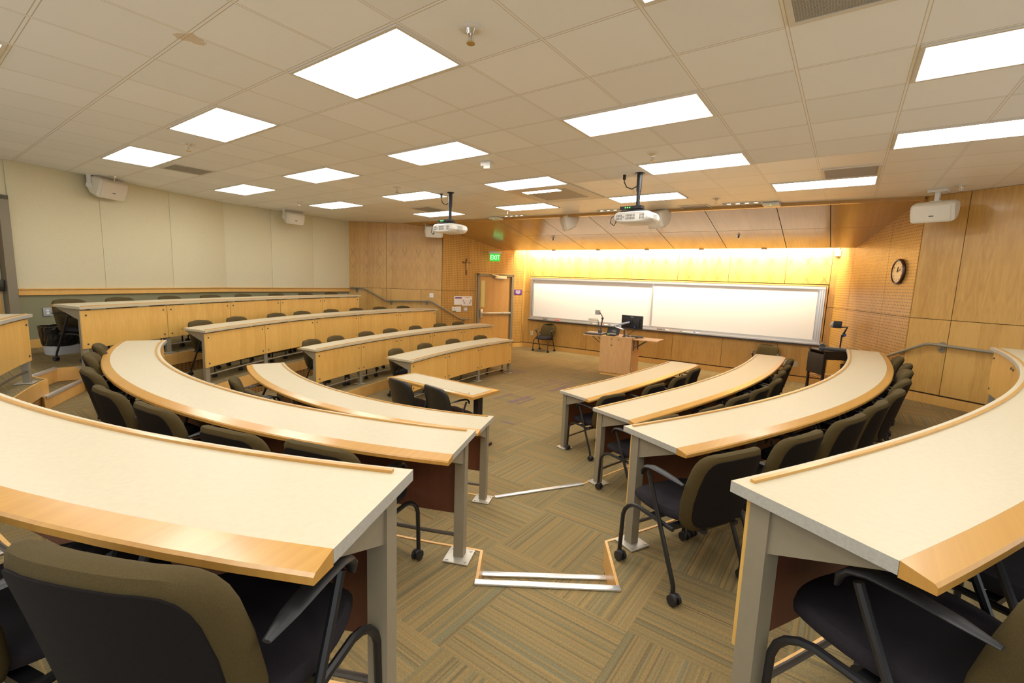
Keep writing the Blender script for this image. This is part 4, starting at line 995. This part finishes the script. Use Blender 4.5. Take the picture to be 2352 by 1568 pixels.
vent(5, 9, 1, 1, 'grey ceiling vent directly above the front right light panel')
vent(-7, 9, 1, 1, 'faint grey ceiling vent left of the left projector pole')
vent(1.3, 12.15, .9, .75, 'small grey ceiling vent between sprinkler and slot lamps at front right')
# slot lamps in the ceiling in front of the soffit
for u, v, l in ((1180, 495, 'slot of four small ceiling lamps above the exit sign side of soffit'), (1405, 482, 'slot of four small ceiling lamps just left of the main projector'), (1705, 466, 'slot of four small ceiling lamps at front right beside white access point')):
    p = at_z(u, v, CEIL); r = thing('slot_lamp', l, 'ceiling lamp', (p.x, p.y, CEIL - .001), .05, 'slot lamps along the soffit')
    m = MB()
    for s in (-1, 1): m.box((0, s * .055, -.006), (.62, .02, .010)); m.box((s * .30, 0, -.006), (.02, .10, .010))
    m.obj('frame', M_white, r); MB().box((0, 0, -.002), (.58, .09, .003)).obj('trough', M_dark, r)
    for i in range(4): MB().ball((-.21 + .14 * i, 0, -.004), (.034), (1, .8, .25), 10).obj('lamp', M_warm, r)
# sprinklers
SPR = [((1082, 66), 'large brass pendant sprinkler head beside the nearest ceiling light'), ((433, 330), 'sprinkler head just below the second ceiling light at left'), ((262, 404), 'sprinkler head above the left wall speaker'), ((688, 464), 'sprinkler head above the left rear speaker'), ((912, 430), 'sprinkler head left of the left projector pole'),
       ((1500, 352), 'round sprinkler head above the wide front right ceiling light'), ((1645, 456), 'sprinkler head in ceiling right of the main projector'), ((2210, 425), 'sprinkler head above the right wall speaker'), ((1166, 482), 'tiny sprinkler head above the slot lamps near exit sign')]
for (u, v), l in SPR:
    p = at_z(u, v, CEIL); r = thing('sprinkler', l, 'sprinkler', (p.x, p.y, CEIL - .001), 0, 'ceiling sprinklers')
    MB().cyl((0, 0, -.006), (0, 0, 0), .062, 24, .07).obj('escutcheon', M_white, r)
    m = MB(); m.cyl((0, 0, -.03), (0, 0, -.005), .020, 14, .034); m.cyl((0, 0, -.075), (0, 0, -.03), .006, 8); m.box((.016, 0, -.05), (.006, .008, .045)); m.box((-.016, 0, -.05), (.006, .008, .045)); m.obj('body', M_chrome, r)
    MB().cyl((0, 0, -.082), (0, 0, -.076), .025, 14).obj('deflector', M_gold, r)
for (u, v), l in (((1271, 547), 'small sprinkler on the wood soffit at left above whiteboard'), ((1697, 540), 'small sprinkler on the wood soffit at right above whiteboard')):
    p = at_plane(u, v, a_, SN); r = thing('sprinkler', l, 'sprinkler', M=frame(p, (1, .06, 0), -SN), group='soffit sprinklers')
    MB().cyl((0, 0, -.014), (0, 0, -.0005), .045, 18).obj('escutcheon', M_chrome, r); MB().cyl((0, 0, -.06), (0, 0, -.014), .014, 10, .022).obj('body', M_dgrey, r)
# sensors
p = at_z(1119, 372, CEIL); r = thing('motion_sensor', 'white square motion sensor on the ceiling tiles, centre', 'sensor', (p.x, p.y, CEIL - .001), .3)
MB().box((0, 0, -.03), (.13, .13, .058), bev=.012).obj('housing', M_white, r); MB().box((.03, -.06, -.075), (.09, .06, .05), bev=.015).obj('lens', M_white, r)
for u, v, l in ((1140, 499, 'white wireless access point under ceiling at left end of the soffit'), (1773, 466, 'white wireless access point under ceiling at right of the soffit')):
    p = at_z(u, v, CEIL); r = thing('access_point', l, 'access point', (p.x, p.y, CEIL - .001), 0, 'ceiling access points')
    MB().box((0, 0, -.028), (.26, .26, .05), bev=.022).obj('housing', M_white, r); MB().cyl((0, -.12, -.05), (0, -.12, -.056), .006, 8).obj('indicator', M_led, r)

# ------------------------------------------------------------------ speakers
def speaker(u, v, label, rz, w=.66, h=.36, d=.30, pitch=.35, zc=None, depth_pt=None, plate=False, ub=True):
    p = depth_pt; r = thing('loudspeaker', label, 'loudspeaker', (p.x, p.y, p.z), rz, 'white loudspeakers')
    R = Matrix.Rotation(pitch, 4, 'X')
    # local: front -y ; cross-section in y,z with curved back, extruded along x with tapered ends
    sec = [(-d / 2, h * .42), (-d / 2 - .012, 0), (-d / 2, -h * .46), (-d * .30, -h * .5), (d * .1, -h * .42), (d * .38, -h * .16), (d * .5, h * .12), (d * .42, h * .38), (d * .1, h * .5), (-d * .36, h * .5)]
    rows = []
    for x, k in ((-w / 2, .82), (-w / 2 + .02, .95), (-w / 2 + .05, 1), (w / 2 - .05, 1), (w / 2 - .02, .95), (w / 2, .82)):
        rows.append([R @ Vector((x, y * k, z * k)) for y, z in sec])
    MB().strip(rows, sm=True).obj('cabinet', M_spk, r)
    MB().box((0, -d / 2 - .008, 0), (w * .84, .012, h * .80), M=R, bev=.005).obj('grille', M_spk, r)
    MB().box((.0, -d / 2 - .016, -h * .12), (.05, .004, .014), M=R).obj('badge', M_dgrey, r)
    top = CEIL - p.z
    m = MB()
    if ub:
        for s in (-1, 1): m.box((s * (w / 2 + .012), .03, top / 2), (.012, .07, top)); m.cyl((s * (w / 2), .03, 0), (s * (w / 2 + .03), .03, 0), .045, 14)
        m.box((0, .03, top - .006), (w + .03, .09, .012))
    else:
        m.box((0, .03, (top + h * .3) / 2), (.05, .06, top - h * .3)); m.box((0, .03, top - .02), (.20, .14, .035)); m.box((0, .03, h * .46), (.12, .12, .03))
    m.obj('bracket', M_white, r); return r
def depthpoint(u, v, x, y):   # point on the pixel ray above plan distance of (x, y)
    d = ray(u, v); k = math.hypot(x - EYE[0], y - EYE[1]) / math.hypot(d[0], d[1]); return Vector(EYE + k * d)
sp1 = depthpoint(246, 432, -6.60, 1.30); sp2 = depthpoint(675, 500, -7.2, 4.75)
speaker(0, 0, 'white loudspeaker on the left wall near the camera end', math.atan2(1.25, 3.3) + PI / 2 + .35 - .2, depth_pt=sp1, w=.50, h=.31, d=.26)
speaker(0, 0, 'white loudspeaker at the far end of the cream left wall', PI / 2 - .05, depth_pt=sp2, w=.42, h=.27, d=.24)
sp3 = depthpoint(998, 531, -5.45, 7.62)
speaker(0, 0, 'white loudspeaker partly hidden behind the left projector', math.radians(38), depth_pt=sp3, w=.46, h=.30, pitch=.25)
sp4 = depthpoint(1311, 509, -1.68, 7.75); speaker(0, 0, 'white angular loudspeaker hanging before the wood soffit, left of projector', -.75, depth_pt=sp4, w=.34, h=.34, d=.34, ub=False)
sp5 = depthpoint(1515, 502, .26, 7.75); speaker(0, 0, 'white loudspeaker hanging before the soffit behind the main projector', -.5, depth_pt=sp5, w=.40, h=.33, d=.30, ub=False)
sp6 = depthpoint(2147, 485, 4.18, 7.45); speaker(0, 0, 'white loudspeaker on the right wall above the clock', -.35, depth_pt=sp6, w=.47, h=.265, d=.26, ub=False)

# ------------------------------------------------------------------ projectors
def projector(u, v, ubody, vbody, label):
    p = at_z(u, v, CEIL); d = ray(ubody, vbody); k = math.hypot(p.x - EYE[0], p.y - EYE[1]) / math.hypot(d[0], d[1]); b = Vector(EYE + k * d)
    r = thing('projector', label, 'projector', (p.x, p.y, b.z), -.05, 'ceiling projectors'); drop = CEIL - b.z
    w, dd, h = .50, .40, .155
    rows = []
    for y, kx, kz in ((-dd / 2, .86, .72), (-dd / 2 + .02, .95, .9), (-dd / 2 + .08, 1, 1), (dd / 2 - .10, 1, 1), (dd / 2 - .02, .96, .9), (dd / 2, .9, .72)):
        ring = []
        for x, z in ((-.5, .12), (-.5, -.12), (-.40, -.42), (-.2, -.5), (.2, -.5), (.40, -.42), (.5, -.12), (.5, .12), (.46, .40), (.38, .5), (-.38, .5), (-.46, .40)):
            ring.append(Vector((x * w * kx, y, z * h * kz)))
        rows.append(ring)
    MB().strip(rows, sm=True).obj('housing', M_white, r)
    m = MB()
    for x0, nx in ((-.19, 5), (-.06, 8), (.13, 4)):
        for i in range(nx):
            for z in (.018, -.018): m.box((x0 + i * .016, -dd / 2 - .0005 + .002, z), (.007, .006, .028))
    m.obj('vent_slots', M_dgrey, r)
    MB().cyl((-.10, -dd / 2 + .004, .0), (-.10, -dd / 2 - .003, .0), .012, 12).obj('lock_port', M_grey, r)
    m = MB()
    for i in range(7): m.box((w / 2 + .001, -.06 + i * .018, 0), (.004, .007, .075))
    m.obj('side_grille', M_grille, r)
    MB().cyl((.12, dd / 2 - .02, .0), (.12, dd / 2 + .02, .0), .05, 18).obj('lens', M_glass, r)
    m = MB(); m.box((0, 0, h / 2 + .015), (.26, .24, .016)); m.box((0, 0, h / 2 + .035), (.12, .12, .03))
    for sx_ in (-1, 1):
        for sy_ in (-1, 1): m.tube([(sx_ * .05, sy_ * .05, h / 2 + .03), (sx_ * .18, sy_ * .12, h / 2 - .005)], .009, 6)
    m.obj('mount', M_black, r)
    m = MB(); m.cyl((0, 0, h / 2 + .04), (0, 0, drop * .62), .026, 14); m.cyl((0, 0, drop * .60), (0, 0, drop), .033, 14); m.cyl((0, 0, drop - .012), (0, 0, drop), .06, 18); m.obj('pole', M_black, r)
    m = MB(); m.box((-.05, -.06, h / 2 + .055), (.30, .10, .04), bev=.004); rv = m.obj('receiver_box', M_plastic, r)
    for i in range(3): MB().box((-.12 + .03 * i, -.112, h / 2 + .055), (.012, .004, .010)).obj('indicator', M_led, rv)
    lp_ = [(-.15, -.10, h / 2 + .03), (-.30, -.14, .01), (-.30, -.16, -.06), (-.24, -.17, -.10), (-.21, -.17, -.05), (-.25, -.15, .0)]
    MB().tube(lp_, .006, 6).obj('cable', M_black, r)
    m = MB(); m.tube([(-.03, -.01, drop - .17), (-.09, -.02, drop - .20), (-.16, -.03, drop - .17), (-.20, -.03, drop - .10), (-.20, -.03, drop - .02)], .007, 6); m.box((-.20, -.03, drop - .04), (.03, .03, .06)); m.obj('power_cord', M_black, r)
    MB().box((-.20, -.03, drop - .004), (.11, .09, .008)).obj('socket_plate', M_white, r)
    return r
projector(1470, 397, 1463, 502, 'white ceiling projector on black pole in the middle of the room')
projector(1035, 442, 1031, 526, 'white ceiling projector on black pole toward the left, nearer the door')

# ------------------------------------------------------------------ things on the walls
def wall_thing(W, name, label, cat, u, v, group=None, off=.015):
    c = wpix(W, u, v, off); M = WALLS[W][2]; return thing(name, label, cat, M=M @ Matrix.Translation((c.x, off, c.z)), group=group)
# local x of a wall frame runs toward the left in the photo, so text is turned round
TURNZ = Matrix.Rotation(PI, 4, 'Z') @ Matrix.Rotation(PI / 2, 4, 'X')
def txt(par, s, size, mat, x, y, z, ext=.0008):
    return text_obj('lettering', s, size, mat, Matrix.Translation((x, y, z)) @ TURNZ, par, ext)
c = wpix('wall_front_left', 1137, 590, .22); Mx = WALLS['wall_front_left'][2]; pos = Mx @ c
ang = math.atan2(pos.y - EYE[1], pos.x - EYE[0])
ex = thing('exit_sign', 'green lit EXIT sign above the door in the left front corner', 'exit sign', (pos.x, pos.y, pos.z), ang - PI / 2 + .12)
m = MB(); m.box((0, .01, .125), (.36, .09, .06), bev=.008); m.box((.0, .15, .15), (.06, .26, .025)); m.obj('housing', M_white, ex)
MB().box((0, 0, -.015), (.31, .012, .22), bev=.004).obj('face_panel', M_exit, ex)
text_obj('lettering', 'EXIT', .19, M_exitl, Matrix.Translation((0, -.009, -.02)) @ Matrix.Rotation(PI / 2, 4, 'X') @ Matrix.Scale(.72, 4, (1, 0, 0)), ex, .003)
r = wall_thing('wall_front_left', 'crucifix', 'dark wooden crucifix on the perforated wall left of the door', 'crucifix', 1071, 613)
m = MB(); m.box((0, .01, 0), (.035, .02, .46), bev=.003); m.box((0, .01, .13), (.26, .02, .035), bev=.003); m.obj('cross', M_wood2, r)
m = MB(); m.tube([(0, .026, .12), (0, .03, .06), (.004, .026, -.04), (0, .026, -.10)], [.012, .016, .011, .006], 8); m.ball((0, .032, .145), .014, (1, 1, 1.2), 8); m.tube([(-.09, .024, .14), (0, .028, .115), (.09, .024, .14)], .006, 6); m.obj('figure', M_gold, r)
def plate(W, u, v, w, h, label, mat=M_white, kind='switch', group=None, name='wall_plate'):
    r = wall_thing(W, name, label, 'wall plate', u, v, group)
    MB().box((0, .004, 0), (w, .008, h), bev=.002).obj('plate', mat, r)
    if kind == 'outlet':
        for z in (-.022, .022): MB().box((0, .0085, z), (.034, .003, .028), bev=.001).obj('socket', M_white if mat is not M_white else M_grey, r)
    elif kind == 'switch':
        n = max(1, round(w / .05))
        for i in range(n): MB().box((-w / 2 + w * (i + .5) / n, .010, 0), (.026, .006, h * .55), bev=.001).obj('rocker', M_white, r)
    return r
plate('wall_left_front', 991, 678, .115, .125, 'white double switch plate on wood wall above the left handrail')
r = wall_thing('wall_front_left', 'notice_board', 'white notice with purple header strip left of the floor plan notice', 'notice', 1052.5, 690)
MB().box((0, .006, 0), (.28, .012, .25)).obj('sheet', M_paper, r); MB().box((.0, .0125, .08), (.22, .002, .04)).obj('header', M_purple, r); MB().box((0, .015, -.075), (.26, .012, .085)).obj('pocket', M_paper, r)
r = wall_thing('wall_front_left', 'notice_board', 'white evacuation floor plan notice beside the door', 'notice', 1072.5, 691)
MB().box((0, .006, 0), (.33, .012, .27)).obj('sheet', M_paper, r)
m = MB()
for s in (-1, 1):
    for i in range(4): m.box((s * (.09 + .012 * i), .0125, -.07 + .03 * i), (.05, .002, .018))
    m.box((s * .03, .0125, .0), (.02, .002, .02)); m.box((s * .03, .0125, -.06), (.02, .002, .02))
m.box((0, .0125, .10), (.14, .002, .012)); m.box((0, .0125, -.115), (.24, .002, .006)); m.obj('plan_drawing', M_ink, r)
r = wall_thing('wall_front_left', 'thermostat', 'white thermostat and sensor box below the purple headed notice', 'thermostat', 1047.5, 710)
MB().box((.08, .015, .01), (.12, .03, .11), bev=.004).obj('sensor', M_white, r); MB().box((-.06, .02, 0), (.16, .04, .15), bev=.004).obj('cover', M_white, r); MB().box((.075, .031, .02), (.03, .002, .02)).obj('display', M_black, r)
plate('wall_front_left', 1068.5, 710, .13, .13, 'grey double switch plate below the floor plan notice', M_grey)
r = wall_thing('wall_front_left', 'wall_sign', 'small purple sign with white lettering right of the door', 'sign', 1189.5, 671)
MB().box((0, .004, 0), (.30, .008, .16), bev=.002).obj('sign_plate', M_purple, r)
for z, s in ((.045, 'NO FOOD OR'), (.0, 'DRINKS ALLOWED'), (-.045, 'IN CLASSROOM')): pass
m = MB()
for z, ws in ((.042, (.05, .03, .06)), (.002, (.04, .07, .05)), (-.038, (.02, .09))):
    tot = sum(ws) + .012 * (len(ws) - 1); x = tot / 2
    for q in ws: m.box((x - q / 2, .0085, z), (q, .002, .020)); x -= q + .012
m.obj('lettering', M_white, r)
for W, u, v, l in (('wall_front', 1204, 577, 'small white camera under the soffit at the left corner of front wall'), ('wall_front', 1925, 579, 'small white camera under the soffit at the right corner of front wall')):
    r = wall_thing(W, 'camera_unit', l, 'camera', u, v, 'corner cameras')
    MB().box((0, .06, -.02), (.11, .10, .15), bev=.012).obj('housing', M_white, r); MB().box((0, .03, .07), (.05, .06, .04)).obj('bracket', M_white, r); MB().cyl((0, .11, -.03), (0, .118, -.03), .022, 12).obj('lens', M_grey, r)
plate('wall_front', 1221.5, 764, .085, .13, 'white outlet plate on front wall left of the lone chair', M_white, 'outlet')
plate('wall_front', 1240.5, 766, .085, .13, 'dark outlet plate on front wall behind the lone chair', M_dgrey, 'outlet')
plate('wall_front', 1827, 836, .085, .13, 'cream blank plate on front wall left of the black cart', M_lam, 'blank')
plate('wall_front', 1805, 833, .085, .13, 'white outlet plate on front wall beside the second right desk chairs', M_white, 'outlet')
plate('wall_front', 1919, 769, .12, .12, 'grey switch plate on front wall behind the overhead projector post', M_grey)
plate('wall_left_rear', 109, 716, .11, .13, 'grey outlet plate on the sage wall above the waste bin', M_grey, 'outlet')
# clock
r = wall_thing('wall_right_front', 'wall_clock', 'round wall clock with dark rim on the right perforated wall', 'clock', 2067, 624)
m = MB(); pts = [Vector((.185 * math.cos(2 * PI * i / 40), .025, .185 * math.sin(2 * PI * i / 40))) for i in range(41)]
m.tube(pts, .022, 8); m.cyl((0, 0, 0), (0, .03, 0), .19, 36); m.obj('rim', M_clockr, r)
MB().cyl((0, .030, 0), (0, .034, 0), .168, 36).obj('face', M_clock, r)
for i in range(1, 13):
    a = PI / 2 - 2 * PI * i / 12; txt(r, str(i), .038, M_clockr, -.135 * math.cos(a), .0355, .135 * math.sin(a))
m = MB()
for ang_, L_, wd in ((math.radians(70), .115, .008), (math.radians(15), .08, .011)):
    a = PI / 2 - ang_; m.tube([(0, .040, 0), (-L_ * math.cos(a), .040, L_ * math.sin(a))], wd / 2, 6)
m.cyl((0, .035, 0), (0, .043, 0), .01, 10); m.obj('hands', M_clockr, r)
# handrails
def handrail(label, pts, brk):
    r = thing('handrail', label, 'handrail', tuple(pts[0])); o = Vector(pts[0])
    MB().tube([p - o for p in pts], .021, 10).obj('rail', M_taupe, r)
    for p, n in brk:
        m = MB(); p = p - o; m.cyl(p - n * .075, p - n * .066, .045, 16); m.tube([p - n * .07 + Vector((0, 0, -.07)), p - n * .03 + Vector((0, 0, -.07)), p + Vector((0, 0, -.045)), p + Vector((0, 0, -.015))], .009, 6)
        m.cyl(p - n * .075 + Vector((0, 0, -.07)), p - n * .064 + Vector((0, 0, -.07)), .04, 16); m.obj('rail_bracket', M_taupe, r)
def wp(W, u, v, off=.09): return WALLS[W][2] @ wpix(W, u, v, off)
def wn(W): return WALLS[W][2].to_3x3() @ Vector((0, 1, 0))
a, b = 'wall_left_front', 'wall_front_left'
pts = [wp(a, 805, 661), wp(a, 832, 661.5), wp(a, 840, 664), wp(a, 884, 688.5), wp(a, 892, 690.5), wp(a, 986, 691.5), wp(a, 994, 694), wp(a, 1010, 704), wp(b, 1020, 709), wp(b, 1053, 730), wp(b, 1060, 732.5), wp(b, 1078, 732.5)]
handrail('taupe handrail descending along the wood wall behind the left side desks', pts, [(wp(a, 818, 663), wn(a)), (wp(a, 897, 692), wn(a)), (wp(a, 979, 692), wn(a)), (wp(b, 1067, 733), wn(b))])
a = 'wall_right'
pts = [wp(a, 2302, 812), wp(a, 2140, 790), wp(a, 2128, 789.5), wp(a, 2118, 792)]
b = 'wall_right_front'
pts = pts + [wp(a, 2085, 802)] + [wp(b, 2045, 815), wp(b, 2025, 821)]
handrail('taupe handrail on the right wall bending down beside third row chairs', pts, [(wp(a, 2159, 792.5), wn(a))])

# waste bin with liner
p = at_z(127, 809, F[4]); d = Vector((-1.2, 3.3, 0)).normalized()
r = thing('waste_bin', 'pale grey waste bin with crumpled black liner by the sage wall', 'waste bin', M=frame((p.x + .12, p.y + .0, F[4] + .002), d))
r.location = r.location + Vector((.06, .05, 0))
def ring(w, dd, z, k=1.0, jit=0):
    out = []
    for i in range(32):
        t = 2 * PI * i / 32; c, s_ = math.cos(t), math.sin(t); q = (abs(c) ** 4 + abs(s_) ** 4) ** -.25
        j = 1 + random.uniform(-jit, jit); out.append(Vector((w / 2 * c * q * j, dd / 2 * s_ * q * j, z + random.uniform(-jit, jit) * .3)))
    return out
MB().strip([ring(.34, .24, 0), ring(.345, .245, .01), ring(.40, .29, .24)], sm=True).obj('bin_body', M_bin, r)
MB().strip([ring(.385, .275, .13, jit=.03), ring(.40, .29, .17, jit=.035), ring(.415, .30, .23, jit=.03), ring(.43, .31, .30, jit=.03), ring(.445, .325, .37, jit=.025), ring(.45, .33, .405, jit=.012), ring(.42, .30, .41, jit=.01), ring(.40, .28, .34, jit=.02), ring(.36, .25, .12, jit=.02)], sm=False).obj('liner', M_liner, r)

# ------------------------------------------------------------------ lights
def area(name, loc, size, energy, col, rot, sy_=None):
    l = bpy.data.lights.new(name, 'AREA'); l.energy = energy; l.color = col; l.size = size
    if sy_: l.shape = 'RECTANGLE'; l.size_y = sy_
    o = bpy.data.objects.new(name, l); COL.objects.link(o); o.location = loc; o.rotation_euler = rot; return o
# wall washers hidden above the soffit lip, one lamp housing peeping below each
LIPU = [1272, 1374, 1486, 1611, 1755]
xs_ = [at_plane(u, 575, (0, FWY - .85, 0), (-FWS, 1, 0)).x for u in LIPU]
for j in range(4):
    x = -3.95 + 2.0 * j + .15; y = FWY + FWS * x - .40
    o = area('wall_washer_strip', (x, y, LIPZ + .13), 1.95, 110, (1, .87, .64), (0, 0, 0), .10)
    o.rotation_euler = Vector((0, -.80, .60)).to_track_quat('Z', 'Y').to_euler()
for j, u in enumerate(LIPU):
    p = at_plane(u, 573, (0, FWY - .80, 0), (-FWS, 1, 0))
    r = thing('wash_light', f'small wall wash lamp under the soffit lip, {ORD[j]} from the left', 'lamp', (p.x, p.y, LIPZ + .012), 0, 'wall wash lamps under the soffit lip')
    MB().cyl((0, 0, -.035), (0, 0, .05), .06, 14).obj('housing', M_white, r); MB().cyl((0, 0, -.038), (0, 0, -.035), .045, 14).obj('bulb', M_warm, r)
wd = bpy.data.worlds.new('world'); S.world = wd; wd.use_nodes = True
wd.node_tree.nodes['Background'].inputs[0].default_value = (.92, .96, 1, 1); wd.node_tree.nodes['Background'].inputs[1].default_value = 1.3  # cool ambient added to fill the ceiling through the open rear
S.view_settings.view_transform = 'Standard'; S.view_settings.look = 'None'; S.view_settings.exposure = 0.0; S.view_settings.gamma = 1.0
try:
    S.cycles.use_denoising = True; S.cycles.max_bounces = 7; S.cycles.diffuse_bounces = 4; S.cycles.sample_clamp_indirect = 6; S.cycles.caustics_reflective = False; S.cycles.caustics_refractive = False
except Exception: pass
